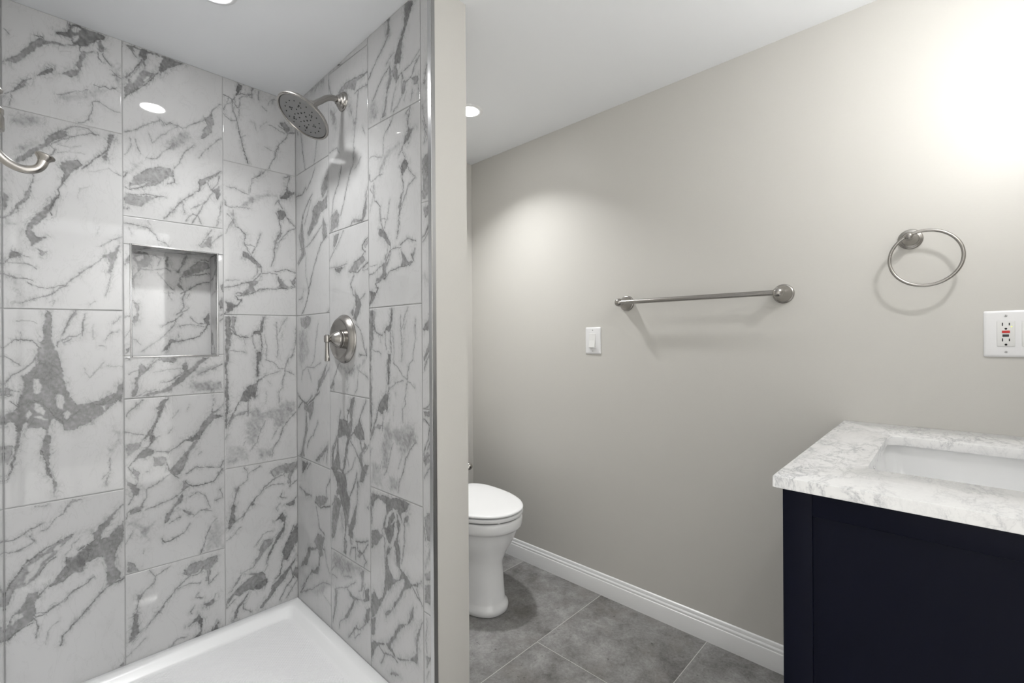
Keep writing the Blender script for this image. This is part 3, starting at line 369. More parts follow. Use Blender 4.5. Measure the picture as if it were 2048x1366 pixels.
    'C4': 'f0,60:4,16 47,19 103,9 138,10 181,-2 238,5 230,21 197,43 197,71 172,44 147,41 120,58 102,81 92,123 74,128 102,72 103,38 57,29 28,41 13,75 12,120 7,152 3,87;f0,60:83,120 111,108 120,77 147,51 155,68 129,103 155,82 146,127 128,161 106,153;f0,62:164,51 189,82 176,114 176,142 184,167 187,222 220,234 244,252 283,234 305,217 275,250 259,251 211,282 169,340 134,382 98,416 89,401 134,373 178,309 203,276 212,246 170,270 126,304 81,360 52,401 42,424 3,455 4,369 24,352 53,371 76,357 90,308 95,258 101,208 105,182 137,168 128,180 110,205 109,234 144,269 178,262 191,234 179,225 162,221 162,188 150,154 172,110;f0,60:7,152 46,136 83,145 45,190 6,212;l41,60:74,133 92,152 96,238;l37,60:209,72 209,141 192,206;f0,50:206,54 238,37 230,66 205,73;f0,60:3,455 33,438 27,501 3,511;f0,62:17,525 51,515 97,504 124,477 168,420 177,403 226,382 259,310 255,347 234,378 194,405 159,452 124,497 159,518 233,492 273,451 273,402 296,357 281,416 276,485 249,485 184,516 150,523 97,504 51,525 22,558 2,593 2,542;l50,65:51,525 88,542 69,580;l49,65:88,537 133,526 167,529;l42,60:275,254 290,284 305,296;l43,60:273,402 304,345;f0,55:114,592 150,565 183,572 158,580;l43,60:244,252 297,290',
    'D1': 'l35,60:52,219 27,249 17,280;f0,40:12,284 32,274 27,295;f0,35:9,338 22,334 26,379 21,409 9,382;l31,60:7,346 16,387 26,414 30,443;f0,45:6,511 46,490 53,597 22,631 5,632;l37,60:12,396 24,433 16,467;l36,50:47,431 24,465',
    'D2': 'f0,40:6,10 45,9 45,32 21,46;l47,60:48,55 21,92 5,103;l42,50:44,82 5,117;f0,35:4,220 43,219 19,236;f0,55:3,376 34,345 53,319 52,368 34,381 11,381;f0,45:6,458 33,422 48,408 52,426 33,444 10,472;l36,60:10,495 33,453 51,471 47,502;l42,60:9,613 32,602 50,582',
    'D3': 'f0,50:8,5 46,1 39,20 16,23;l42,65:8,28 38,47 31,84 7,124 7,156 45,122;l41,60:23,121 46,82;f0,40:7,138 30,120 37,151 15,168;l35,60:49,153 6,206;f0,40:6,324 35,303 42,336 42,383 20,389;l35,60:6,350 13,391;l29,50:21,307 50,299;l34,60:42,314 35,355 45,382;f0,35:20,407 49,381 48,432 12,479 5,464;f0,40:4,490 48,466 48,492 12,513;f0,40:8,524 48,509 47,573 7,576',
    'D4': 'l35,50:18,16 10,84 17,116;f0,40:9,128 38,123 16,159;l30,50:24,165 16,194',
    'NB': 'f0,70:20,22 38,14 66,15 78,35 66,67 49,74 37,96 25,128 21,159 19,103 33,71 25,46;h0,0:25,77 37,70 37,91 23,108;h0,0:29,36 50,23 54,38 37,50;l37,60:66,36 87,23 104,31 95,59;l37,60:78,71 70,46;f0,60:121,19 129,23 131,60 125,66 118,51;l32,70:37,81 66,78 99,74 125,66 133,76;f0,60:176,17 187,18 182,43 164,67 164,78 151,79 169,56;l35,70:196,58 215,39 233,21 262,23;f0,55:201,52 224,27 243,25 262,34 262,51 243,70 219,78 196,85 169,99 169,83;l30,75:164,116 166,99 196,88 224,83 262,73;f0,55:151,128 169,104 164,121 177,147 164,137;l35,75:168,159 196,138 219,122 261,107;l28,60:95,85 107,110 129,135 146,150;l29,50:112,89 103,105;l24,40:129,156 133,183;l24,40:116,160 142,161;l45,55:182,147 173,180 177,212 163,235 150,246;l40,50:195,157 186,179;l39,50:168,235 186,223 191,212;f0,55:21,200 37,204 41,219 36,266 24,286 20,276 32,240 25,205;l22,50:19,195 33,204;l28,65:106,290 128,274 150,262 172,240;l30,60:200,255 223,277 241,276;f0,55:242,254 261,234 261,281 241,276;l36,75:261,234 242,259 256,276 246,298 227,326 195,338 163,346 136,351 123,364 115,380;f0,60:110,380 128,348 132,332 154,343 132,356 123,380;l27,50:44,384 77,358 115,322 141,289 150,257;l29,50:163,289 195,277 241,287;l25,50:159,316 158,332;l23,40:24,337 44,358',
}


rng = np.random.RandomState(7)
def value_noise(u, v, cell, seed):
    rs = np.random.RandomState(seed); n = 64; G = rs.rand(n, n)
    x = u/cell; y = v/cell; xi = np.floor(x).astype(int); yi = np.floor(y).astype(int); fx = x-xi; fy = y-yi
    fx = fx*fx*(3-2*fx); fy = fy*fy*(3-2*fy)
    return ((G[xi % n, yi % n]*(1-fx)+G[(xi+1) % n, yi % n]*fx)*(1-fy) + (G[xi % n, (yi+1) % n]*(1-fx)+G[(xi+1) % n, (yi+1) % n]*fx)*fy)-.5
def parse(txt):
    out = []
    for st in txt.split(';'):
        if not st: continue
        h, p = st.split(':'); k = h[0]; w, dd = h[1:].split(',')
        out.append((k, float(w)/10, float(dd)/100, np.array([[float(t) for t in q.split(',')] for q in p.split()])))
    return out
def seg_dist(U, V, a, b):
    ab = b-a; L2 = max(ab @ ab, 1e-9)
    t = np.clip(((U-a[0])*ab[0]+(V-a[1])*ab[1])/L2, 0, 1)
    return np.hypot(U-a[0]-t*ab[0], V-a[1]-t*ab[1])
def poly_sd(U, V, P):
    inside = np.zeros(U.shape, bool); dist = np.full(U.shape, 1e9); n = len(P)
    for i in range(n):
        a, b = P[i], P[(i+1) % n]
        dist = np.minimum(dist, seg_dist(U, V, a, b))
        if a[1] != b[1]:
            cr = ((a[1] > V) != (b[1] > V)) & (U < (b[0]-a[0])*(V-a[1])/(b[1]-a[1]) + a[0])
            inside ^= cr
    return np.where(inside, dist, -dist)
def sstep(x): x = np.clip(x, 0, 1); return x*x*(3-2*x)
def vein_field(U, V, strokes, seed):
    """U, V in mm; darkness 0..1 of the printed veining"""
    wu = U + 4.5*value_noise(U, V, 21, seed) + 3.2*value_noise(U, V, 8, seed+1) + 2.2*value_noise(U, V, 3.6, seed+2)
    wv = V + 4.5*value_noise(U, V, 21, seed+3) + 3.2*value_noise(U, V, 8, seed+4) + 2.2*value_noise(U, V, 3.6, seed+5)
    tone = 1 + .6*value_noise(U, V, 13, seed+6) + .5*value_noise(U, V, 5, seed+7)
    D1 = U*.55+V*.83; D2 = -U*.83+V*.55                       # streaks lean up to the right
    streak = 1 + .7*value_noise(D2, D1, 0.6e1, seed+8)*1.0 + .6*value_noise(-D1*.25, D2, 7, seed+9) + .5*value_noise(U, V, 30, seed+10)
    val = np.zeros(U.shape); near = np.zeros(U.shape)
    for k, w, dk, P in strokes:
        lo = P.min(0)-40; hi = P.max(0)+40
        sel = (wu > lo[0]) & (wu < hi[0]) & (wv > lo[1]) & (wv < hi[1])
        if not sel.any(): continue
        a, b = wu[sel], wv[sel]; tn = tone[sel]
        if k == 'l':
            dist = np.full(a.shape, 1e9)
            for i in range(len(P)-1): dist = np.minimum(dist, seg_dist(a, b, P[i], P[i+1]))
            near[sel] = np.maximum(near[sel], dk*np.exp(-(dist/12)**2))
            hw = np.maximum(max(w*.36, 1.1)*(.25+.75*tn), .6)
            core = sstep(1.45 - dist/hw*.9)
            halo = .22*np.exp(-(dist/(w*1.1+1.5))**2)
            x = np.maximum(core*(.6+.4*tn), halo)*dk
            val[sel] = np.maximum(val[sel], x)
        else:
            sd = poly_sd(a, b, P)
            if k == 'f': near[sel] = np.maximum(near[sel], dk*np.exp(-(np.minimum(sd, 0)/17)**2))
            else: near[sel] *= 1-.5*sstep((sd-3)/8)
            if k == 'h': val[sel] *= 1-.95*sstep((sd+2.2)/4.4)
            elif dk <= .36:                                       # pale cloudy patch, no hard rim
                mk = sstep((sd+16*(tn-.75))/22)
                val[sel] = np.maximum(val[sel], mk*dk*(.15+.8*streak[sel]))
            else:
                mk = sstep((sd+1.4)/(2.8+3*np.maximum(0, 1.05-tn)*4))
                rim = .30*np.exp(-((sd-.9)/1.5)**2)*sstep((tn-.98)*6)
                x = mk*(dk*(.52+.42*streak[sel]) + rim)
                x = np.maximum(x, .22*dk*np.exp(-(np.minimum(sd, 0)/6)**2)*sstep(tn-.3))
                val[sel] = np.maximum(val[sel], x)
    return np.clip(val, 0, 1), np.clip(near*streak, 0, 1)
class Clad:
    """collects tile patches (with veining) and plain quads into one wall mesh"""
    def __init__(self): self.V = []; self.F = []; self.A = []; self.NR = []; self.MI = []; self.n = 0
    def patch(self, fn, wu, wv, strokes, seed, step=.0022, inset=.0008):
        def line(L):
            k = max(2, int(round(L/step))); a = np.linspace(.0012, L-.0012, k+1); return np.concatenate([[0], a, [L]])
        a = line(wu); b = line(wv); UU, VV = np.meshgrid(a, b, indexing='ij')
        dep = np.zeros(UU.shape); dep[0, :] = dep[-1, :] = inset; dep[:, 0] = dep[:, -1] = inset
        P = fn(UU/wu, VV/wv, dep); val, near = vein_field(UU*1000, VV*1000, strokes, seed)
        nu, nv = UU.shape; idx = np.arange(nu*nv).reshape(nu, nv)+self.n
        self.V.append(P.reshape(-1, 3)); self.A.append(val.ravel()); self.NR.append(near.ravel())
        q = np.stack([idx[:-1, :-1], idx[1:, :-1], idx[1:, 1:], idx[:-1, 1:]], -1).reshape(-1, 4)
        self.F.append(q); self.MI.append(np.zeros(len(q), int)); self.n += nu*nv
    def quad(self, pts, mi, vein=0.0):
        self.V.append(np.array(pts, float)); self.A.append(np.full(4, vein)); self.NR.append(np.zeros(4)); self.F.append(np.arange(4)[None]+self.n); self.MI.append(np.array([mi])); self.n += 4
    def build(self, name, mats, flip_to):
        V = np.concatenate(self.V); F = np.concatenate(self.F); A = np.concatenate(self.A); MI = np.concatenate(self.MI)
        me = bpy.data.meshes.new(name); me.vertices.add(len(V)); me.vertices.foreach_set('co', V.ravel().astype(np.float32))
        me.loops.add(F.size); me.polygons.add(len(F)); 
        me.polygons.foreach_set('loop_start', np.arange(0, F.size, 4, dtype=np.int32)); me.loops.foreach_set('vertex_index', F.ravel().astype(np.int32))
        me.polygons.foreach_set('material_index', MI.astype(np.int32)); me.update(calc_edges=True)
        at = me.attributes.new('vein', 'FLOAT', 'POINT'); at.data.foreach_set('value', A.astype(np.float32))
        at = me.attributes.new('near', 'FLOAT', 'POINT'); at.data.foreach_set('value', np.concatenate(self.NR).astype(np.float32))
        for m in mats: me.materials.append(m)
        return structure(link(name, me))
GAP = .0011
def tile_fn(t):
    wall, uL, uR, tl, tr, bl, br = t[:7]; sg = 1 if uR > uL else -1
    def fn(fu, fv, dep):
        uu = uL + sg*GAP + (uR-uL-2*sg*GAP)*fu
        top = tl + (tr-tl)*fu - GAP; bot = bl + (br-bl)*fu + GAP
        vv = top + (bot-top)*fv
        if wall == 'b': return np.stack([uu, YB+dep, vv], -1)
        return np.stack([XS+dep, uu, vv], -1)
    return fn
STROKES = {k: parse(v) for k, v in VEINS.items()}

back = Clad(); side = Clad()
for i, (n, t) in enumerate(TILES.items()):
    fn = tile_fn(t); wu = abs(t[2]-t[1]); wv = max(t[3]-t[5], t[4]-t[6])
    (back if t[0] == 'b' else side).patch(fn, wu, wv, STROKES.get(t[7], []), 100+11*i)
# the niche let into the back wall: floor, top, two cheeks and a back panel
NX0, NX1, NZ0, NZ1, ND = .2459, .5060, 1.1215, 1.5130, 2.1680
nb = STROKES['NB']
back.patch(lambda fu, fv, dp: np.stack([.24+.27*fu, ND+dp, 1.52-.405*fv], -1), .27, .405, nb, 901)
cheek = STROKES['T12']
back.patch(lambda fu, fv, dp: np.stack([NX1+dp, YB+(ND-YB)*fu, NZ1-(NZ1-NZ0)*fv], -1), ND-YB, NZ1-NZ0, cheek, 911, .004)
back.patch(lambda fu, fv, dp: np.stack([NX0-dp, YB+(ND-YB)*fu, NZ1-(NZ1-NZ0)*fv], -1), ND-YB, NZ1-NZ0, cheek, 921, .004)
back.patch(lambda fu, fv, dp: np.stack([NX0+(NX1-NX0)*fu, YB+(ND-YB)*fv, NZ1+dp], -1), NX1-NX0, ND-YB, STROKES['T7'], 931, .004)
back.patch(lambda fu, fv, dp: np.stack([NX0+(NX1-NX0)*fu, YB+(ND-YB)*fv, NZ0-dp], -1), NX1-NX0, ND-YB, STROKES['T6'], 941, .004)
# grout bed just behind the tile faces (left, right, above and below the niche)
GB = YB+.0016
for x0, x1, z0, z1 in ((XL-.02, NX0, 0, ZC), (NX1, XS+.002, 0, ZC), (NX0, NX1, 0, NZ0), (NX0, NX1, NZ1, ZC)):
    back.quad([(x0, GB, z0), (x1, GB, z0), (x1, GB, z1), (x0, GB, z1)], 1)
back.quad([(XL-.02, GB+.12, 0), (XS, GB+.12, 0), (XS, GB+.12, ZC), (XL-.02, GB+.12, ZC)], 1)
back.build('wall_back', [M['marble'], M['grout']], None)
side.quad([(XS+.0016, YB+.002, 0), (XS+.0016, YP, 0), (XS+.0016, YP, ZC), (XS+.0016, YB+.002, ZC)], 1)
side.build('wall_shower_side', [M['marble'], M['grout']], None)

# ---------------------------------------------------------------- room shell
# floor: large grey tiles in running bond with thin grout
FW, FL = .4785, .957
fl = Clad()
fq = []; tint = []
y0 = 1.1655 - 4*FW; rowi = -4
bm = bmesh.new(); tl = bm.faces.layers.float.new('tint')
rr = random.Random(5)
while y0 < 2.1:
    off = 1.353 if rowi % 2 else 1.353-FL/2
    x0 = off - 4*FL
    while x0 < 1.9:
        lo = (max(x0+.0014, -1.2), max(y0+.0014, -1.9)); hi = (min(x0+FL-.0014, XR+.05), min(y0+FW-.0014, 2.2))
        if hi[0] > lo[0] and hi[1] > lo[1]:
            f = bm.faces.new([bm.verts.new(p) for p in ((lo[0], lo[1], 0), (hi[0], lo[1], 0), (hi[0], hi[1], 0), (lo[0], hi[1], 0))]); f[tl] = rr.random()
        x0 += FL
    y0 += FW; rowi += 1
f = bm.faces.new([bm.verts.new(p) for p in ((-1.2, -1.9, -.0007), (XR+.05, -1.9, -.0007), (XR+.05, 2.2, -.0007), (-1.2, 2.2, -.0007))]); f.material_index = 1
f = bm.faces.new([bm.verts.new(p) for p in ((-1.2, -1.9, -.04), (XR+.05, -1.9, -.04), (XR+.05, 2.2, -.04), (-1.2, 2.2, -.04))]); f.material_index = 1
me = bpy.data.meshes.new('floor'); bm.to_mesh(me); bm.free(); me.materials.append(M['floor']); me.materials.append(M['floor_grout'])
structure(link('floor', me))
structure(slab('ceiling', (-1.2, -1.9, ZC), (XR+.12, 2.3, ZC+.1), M['ceiling']))
structure(slab('wall_right', (XR, -.45, 0), (XR+.12, 2.3, ZC), M['wall']))
structure(slab('wall_alcove', (XS+.01, YA, 0), (XR, YA+.1, ZC), M['wall']))
structure(slab('wall_partition', (XS+.0024, YP, 0), (XP, YA, ZC), M['wall']))
# left wall: painted up to the shower, marble beyond
lw = Clad()
lw.quad([(XL, -.30, 0), (XL, YP+.02, 0), (XL, YP+.02, ZC), (XL, -.30, ZC)], 2)
lt = [('T3', 0), ('T8', 1), ('T12', 2), ('T4', 3)]
for ci, (ya, yb_) in enumerate(((YP+.02, 1.40), (1.40, 1.705), (1.705, YB))):
    zt = ZC; k = ci
    for zb in ([1.89, 1.28, .668, .03] if ci % 2 else [1.58, .97, .36, .03]):
        lw.patch(lambda fu, fv, dp, ya=ya, yb_=yb_, zt=zt, zb=zb: np.stack([XL-dp, ya+GAP+(yb_-ya-2*GAP)*fu, zt-GAP-(zt-zb-2*GAP)*fv], -1), yb_-ya, zt-zb, STROKES[lt[k % 4][0]], 700+13*k+ci, .005)
        zt = zb; k += 1
lw.quad([(XL-.0016, YP, 0), (XL-.0016, YB+.01, 0), (XL-.0016, YB+.01, ZC), (XL-.0016, YP, ZC)], 1)
lw.quad([(XL-.11, -.45, 0), (XL-.11, YB+.01, 0), (XL-.11, YB+.01, ZC), (XL-.11, -.45, ZC)], 2)
lw.build('wall_left', [M['marble'], M['grout'], M['wall']], None)
# wall behind the basin, with the doorway the photograph is taken from
bm = bmesh.new()
box(bm, (.78, YF-.12, 0), (XR, YF, ZC)); box(bm, (XL-.11, YF-.12, 0), (XL+.03, YF, ZC)); box(bm, (XL+.03, YF-.12, 2.05), (.78, YF, ZC))
structure(from_bm('wall_front', bm, M['wall'], smooth=False))
bm = bmesh.new()
for lo, hi in (((-1.2, -1.9, 0), (-1.1, -.43, ZC)), ((1.25, -1.9, 0), (1.35, -.43, ZC)), ((-1.2, -2.0, 0), (1.35, -1.9, ZC)), ((-1.2, -.55, 0), (XL-.11, -.43, ZC))): box(bm, lo, hi)
structure(from_bm('wall_hall', bm, M['hall'], smooth=False))

# baseboards: flat board with a stepped moulding on top
def baseboard(name, a, b, out):
    a = Vector(a); b = Vector(b); out = Vector(out)
    prof = [(0, 0), (.014, 0), (.014, .062), (.0125, .0665), (.0105, .068), (.0105, .076), (.0085, .0795), (.006, .0815), (.006, .089), (.004, .094), (0, .097)]
    bm = bmesh.new(); R = []
    for p in (a, b): R.append([bm.verts.new(p + out*o + Vector((0, 0, h))) for o, h in prof])
    for k in range(len(prof)-1): bm.faces.new((R[0][k], R[0][k+1], R[1][k+1], R[1][k]))
    bm.faces.new(R[0]); bm.faces.new(R[1][::-1])
    return structure(from_bm(name, bm, M['trim'], smooth=True, angle=25))
baseboard('baseboard_right', (XR, .30, 0), (XR, YA, 0), (-1, 0, 0))
baseboard('baseboard_alcove', (XP, YA, 0), (XR-.014, YA, 0), (0, -1, 0))
baseboard('baseboard_partition', (XP, YP+.03, 0), (XP, YA-.014, 0), (1, 0, 0))

# metal edge profile where the tile ends, and the bead of caulk beside it
bm = bmesh.new(); box(bm, (XS-.0022, YP-.004, .03), (XS+.0006, YP+.012, ZC-.001), .0006, 1); 
structure(from_bm('trim_1', bm, M['steel']))
bm = bmesh.new(); box(bm, (XS+.0006, YP-.0035, .03), (XS+.0135, YP+.001, ZC-.001), .0006, 1)
structure(from_bm('trim_2', bm, M['dark_profile']))
# frame of the niche
bm = bmesh.new(); t = .0042
for lo, hi in (((NX0-t, YB-.003, NZ0-t), (NX0+.001, YB+.012, NZ1+t)), ((NX1-.001, YB-.003, NZ0-t), (NX1+t, YB+.012, NZ1+t)),
               ((NX0+.001, YB-.003, NZ1-.001), (NX1-.001, YB+.012, NZ1+t)), ((NX0+.001, YB-.003, NZ0-t), (NX1-.001, YB+.012, NZ0+.001))): box(bm, lo, hi, .0012, 2)
structure(from_bm('trim_3', bm, M['steel']))

# ---------------------------------------------------------------- recessed ceiling lights
def recessed_light(x, y, label, lens, watts):
    t = thing('recessed_light', label, 'ceiling light', (x, y, ZC), 'recessed ceiling lights')
    bm = bmesh.new(); lathe(bm, [(.0425, -.004), (.046, -.0055), (.056, -.004), (.0615, -.0015), (.0625, .0)], (x, y, ZC), (0, 0, 1), 64)
    from_bm('trim_ring', bm, M['trim'], t)
    bm = bmesh.new(); lathe(bm, [(.0425, -.004), (.034, -.0075), (.018, -.0095), (0, -.0102)], (x, y, ZC), (0, 0, 1), 64)
    from_bm('lens', bm, lens, t, label='bright lit lens')
    L = bpy.data.lights.new('downlight', 'AREA'); L.shape = 'DISK'; L.size = .078; L.energy = watts; L.spread = math.radians(DOWN_SPREAD)
    o = bpy.data.objects.new('downlight', L); o.location = (0, 0, -.0115); COL.objects.link(o); o.parent = t
recessed_light(.381, 1.582, 'lit round recessed ceiling light above the tiled shower', M['lens_shower'], DOWN_SHOWER_W)
recessed_light(1.384, 1.580, 'lit round recessed ceiling light above the toilet, just past the partition edge', M['lens_alcove'], DOWN_ALCOVE_W)

# ---------------------------------------------------------------- shower pan
t = thing('shower_pan', 'white shower base with raised rim and fine textured floor in the tiled corner', 'shower base', (.37, 1.56, 0))
bm = bmesh.new(); x0, x1, y0, y1 = XL+.0005, XS-.0005, 1.03, YB-.0005
rings = [rrect(x0, x1, y0, y1, .004, 0), rrect(x0, x1, y0, y1, .004, .051), rrect(x0+.004, x1-.004, y0+.004, y1-.004, .005, .055),
         rrect(x0+.036, x1-.036, y0+.05, y1-.040, .018, .0553), rrect(x0+.041, x1-.041, y0+.056, y1-.045, .022, .0535), rrect(x0+.046, x1-.046, y0+.062, y1-.051, .026, .048),
         rrect(x0+.062, x1-.060, y0+.076, y1-.070, .034, .0315), rrect(x0+.068, x1-.066, y0+.082, y1-.077, .037, .0268), rrect(x0+.078, x1-.074, y0+.09, y1-.086, .040, .0252)]
loft(bm, rings, True, True)
from_bm('base', bm, M['pan'], t, angle=50)
bm = bmesh.new(); lathe(bm, [(.052, .0252), (.055, .0262), (.05, .0275), (.0, .0275)], (.37, 1.56, 0), (0, 0, 1), 40)
from_bm('drain_cover', bm, M['chrome'], t)

# ---------------------------------------------------------------- shower head
HC = Vector((.6613, 1.627, 1.9547)); HN = Vector((math.sin(.5656), 0, math.cos(.5656)))   # face centre and the direction back up the arm
t = thing('rain_shower', 'round brushed nickel rain shower head on a bent arm high on the marble wall', 'shower head', (XS, 1.627, 2.056))
bm = bmesh.new(); lathe(bm, [(.0, -.03), (.0345, .0), (.0345, .004), (.031, .0085), (.026, .010), (.0245, .016), (.0185, .019), (.0165, .026), (.012, .028), (.0, .028)][1:], (XS, 1.627, 2.058), (-1, 0, 0))
from_bm('wall_flange', bm, M['nickel'], t)
AT = HC + HN*.058
bm = bmesh.new(); tube(bm, smooth_path([(XS-.004, 1.627, 2.0575), (.785, 1.627, 2.0585), (.762, 1.627, 2.0565), (.742, 1.627, 2.047), (.722, 1.627, 2.030), tuple(AT + HN*.004), tuple(AT - HN*.01)], 8), .0106, 24)
from_bm('shower_arm', bm, M['nickel'], t)
bm = bmesh.new(); lathe(bm, [(.0115, .064), (.0165, .063), (.0165, .048), (.0155, .045), (.019, .042), (.02, .036), (.018, .032), (.024, .029), (.04, .0245), (.062, .018), (.082, .0105), (.0915, .004), (.0941, -.0015), (.0935, -.005), (.091, -.0068), (.0875, -.0062), (.086, -.003), (.0855, -.001)], HC, HN, 72)
hs = from_bm('head_shell', bm, M['nickel'], t)
bm = bmesh.new(); lathe(bm, [(.0856, -.0012), (.084, -.0035), (.080, -.0045), (.0695, -.0042), (.0685, -.0049), (.0, -.0052)], HC, HN, 72)
sf = from_bm('spray_face', bm, M['spray'], t, label='grey perforated spray plate')
hx, hy, hz = basis(HN)
def nozzle_mesh(rad):
    b2 = bmesh.new(); lathe(b2, [(rad, .0), (rad, -.0012), (rad*.8, -.002), (0, -.002)], (0, 0, 0), HN, 12)
    bmesh.ops.recalc_face_normals(b2, faces=b2.faces)
    me = bpy.data.meshes.new('nozzle'); b2.to_mesh(me); b2.free(); me.materials.append(M['rubber']); return me
nz_small, nz_big = nozzle_mesh(.0021), nozzle_mesh(.0029)
for cnt, rad, me, ph in ((18, .063, nz_small, .1), (6, .047, nz_big, .3), (12, .041, nz_small, .05), (6, .030, nz_small, .82), (6, .017, nz_big, .3)):
    for k in range(cnt):
        a = 2*math.pi*k/cnt + ph + (.14*(-1)**k if cnt == 12 else 0)
        p = HC + hx*rad*math.cos(a) + hy*rad*math.sin(a) - HN*.0046
        nz = bpy.data.objects.new('nozzle', me); nz.location = p - Vector(t['origin']); COL.objects.link(nz); nz.parent = sf

# ---------------------------------------------------------------- shower valve
VC = Vector((XS, 1.628, 1.1785))
t = thing('shower_valve', 'brushed nickel shower valve with round plate and drop lever below the shower head', 'shower valve', tuple(VC))
bm = bmesh.new(); lathe(bm, [(.0905, 0), (.0905, .004), (.0895, .0065), (.087, .008), (.0855, .0105), (.0785, .0205), (.0755, .0225), (.0725, .0222), (.068, .0175), (.052, .0118), (.03, .009), (0, .009)], VC, (-1, 0, 0), 72)
from_bm('escutcheon', bm, M['nickel'], t)
bm = bmesh.new(); lathe(bm, [(.034, .009), (.034, .0165), (.0325, .019), (.0335, .021), (.0335, .0255), (.031, .0275), (.0305, .031), (.0285, .033), (.0265, .036), (.0215, .045), (.016, .0505), (.010, .0545), (.0062, .0575), (.0055, .0615), (.0, .0615)], VC, (-1, 0, 0), 48)
from_bm('bonnet', bm, M['nickel'], t)
hxp = XS-.0665
bm = bmesh.new(); lathe(bm, [(0, 1.1945), (.0058, 1.1945), (.0065, 1.1925), (.0098, 1.1915), (.0104, 1.1895), (.0104, 1.169), (.0098, 1.1672), (.0066, 1.166), (.0, 1.166)], (hxp, 1.628, 0), (0, 0, 1), 32)
lv = from_bm('lever_hub', bm, M['nickel'], t)
bm = bmesh.new(); lathe(bm, [(0, 1.166), (.0064, 1.166), (.0064, 1.155), (.0072, 1.13), (.0084, 1.108), (.0086, 1.101), (.0078, 1.0985), (0, 1.098)], (hxp, 1.628, 0), (0, 0, 1), 32)
from_bm('lever', bm, M['nickel'], lv)
bm = bmesh.new(); lathe(bm, [(.0035, .0), (.0035, .0098), (.0, .0098)], (XS, 1.606, 1.0955), (-1, 0, 0), 16)
from_bm('set_screw', bm, M['black'], t, label='small dark set screw')

# ---------------------------------------------------------------- robe hook on the left wall
t = thing('robe_hook', 'brushed nickel robe hook at the left edge of the photo, its lower prong curling upward', 'robe hook', (XL, .93, 1.47))
bm = bmesh.new(); lathe(bm, [(.026, 0), (.026, .003), (.023, .006), (.017, .0075), (.012, .010), (.010, .0125), (0, .0125)], (XL, .93, 1.472), (1, 0, 0))
from_bm('wall_plate', bm, M['nickel'], t)
bm = bmesh.new(); lathe(bm, [(0, 1.4565), (.0128, 1.4565), (.0132, 1.459), (.0128, 1.474), (.0118, 1.4765), (.0126, 1.479), (.0126, 1.4845), (.0105, 1.4868), (.0075, 1.490), (.006, 1.497), (.0075, 1.503), (.0112, 1.506), (.0120, 1.510), (.009, 1.514), (0, 1.5155)], (-.0352, .93, 0), (0, 0, 1), 40)
from_bm('spindle', bm, M['nickel'], t)
path = smooth_path([(-.0352, .93, 1.458), (-.0365, .93, 1.444), (-.0345, .93, 1.4335), (-.0268, .93, 1.4215), (-.0165, .93, 1.4130), (-.0045, .93, 1.4095), (.0065, .93, 1.4125), (.0125, .93, 1.4195), (.0152, .93, 1.4295)], 8)
bm = bmesh.new(); n = len(path); tube(bm, path, [.0068-.0012*min(1, i/(n*.45)) + .0006*max(0, (i-n*.8)/(n*.2)) for i in range(n)], 24)
pr = from_bm('prong', bm, M['nickel'], t)
ax = (path[-1]-path[-4]).normalized()
bm = bmesh.new(); lathe(bm, [(.006, -.004), (.0075, -.001), (.0106, .002), (.0110, .0042), (.0098, .0058), (.005, .0066), (0, .0068)], path[-1], (ax.x*.9+.1, 0, ax.z), 32)
from_bm('prong_tip', bm, M['nickel'], pr)

# ---------------------------------------------------------------- toilet
TX = 1.407
def egg(z, b, tip, yw, back, n=2.15, nb=3.0, seg=72):
    pts = []; cx = TX - .022*min(1, max(0, (.345-z)/.13))     # the foot sits a little left of the bowl's middle
    for k in range(seg):
        a = 2*math.pi*k/seg; ca, sa = math.cos(a), math.sin(a)
        e = n if sa < 0 else nb
        L = (yw-tip) if sa < 0 else (back-yw)
        pts.append((cx + b*math.copysign(abs(ca)**(2/e), ca), yw + L*math.copysign(abs(sa)**(2/e), sa), z))
    return pts
t = thing('toilet', 'white toilet with closed lid, its front showing past the partition', 'toilet', (TX, 1.72, 0))
bm = bmesh.new()
rings = [egg(0, .101, 1.394, 1.56, 1.88, 2.35), egg(.004, .105, 1.389, 1.56, 1.885, 2.35), egg(.020, .106, 1.388, 1.56, 1.885, 2.35), egg(.030, .1035, 1.391, 1.56, 1.885, 2.35),
         egg(.040, .0955, 1.400, 1.56, 1.88, 2.35), egg(.048, .093, 1.4035, 1.56, 1.88, 2.3), egg(.10, .0905, 1.4065, 1.56, 1.88, 2.3), egg(.165, .0875, 1.412, 1.56, 1.88, 2.3), egg(.205, .0875, 1.412, 1.57, 1.885, 2.25),
         egg(.222, .093, 1.4065, 1.58, 1.885, 2.25), egg(.238, .105, 1.402, 1.60, 1.885, 2.25), egg(.258, .122, 1.397, 1.61, 1.89, 2.2), egg(.285, .1395, 1.3825, 1.62, 1.89, 2.2), egg(.318, .1555, 1.369, 1.63, 1.89, 2.2), egg(.345, .1675, 1.3590, 1.64, 1.89, 2.15),
         egg(.353, .1735, 1.3535, 1.645, 1.89), egg(.358, .1815, 1.3450, 1.65, 1.89), egg(.364, .1860, 1.3400, 1.65, 1.89), egg(.374, .1875, 1.3380, 1.65, 1.89), egg(.396, .1875, 1.3375, 1.65, 1.89), egg(.4025, .1850, 1.3405, 1.65, 1.888), egg(.4045, .179, 1.347, 1.65, 1.885)]
loft(bm, rings, True, False)
inner = [egg(.4045, .179, 1.347, 1.65, 1.885), egg(.404, .13, 1.395, 1.62, 1.80), egg(.36, .115, 1.415, 1.61, 1.78), egg(.28, .06, 1.49, 1.58, 1.68), egg(.25, .02, 1.54, 1.57, 1.60)]
loft(bm, inner, False, True)
from_bm('bowl', bm, M['porcelain'], t, angle=55)
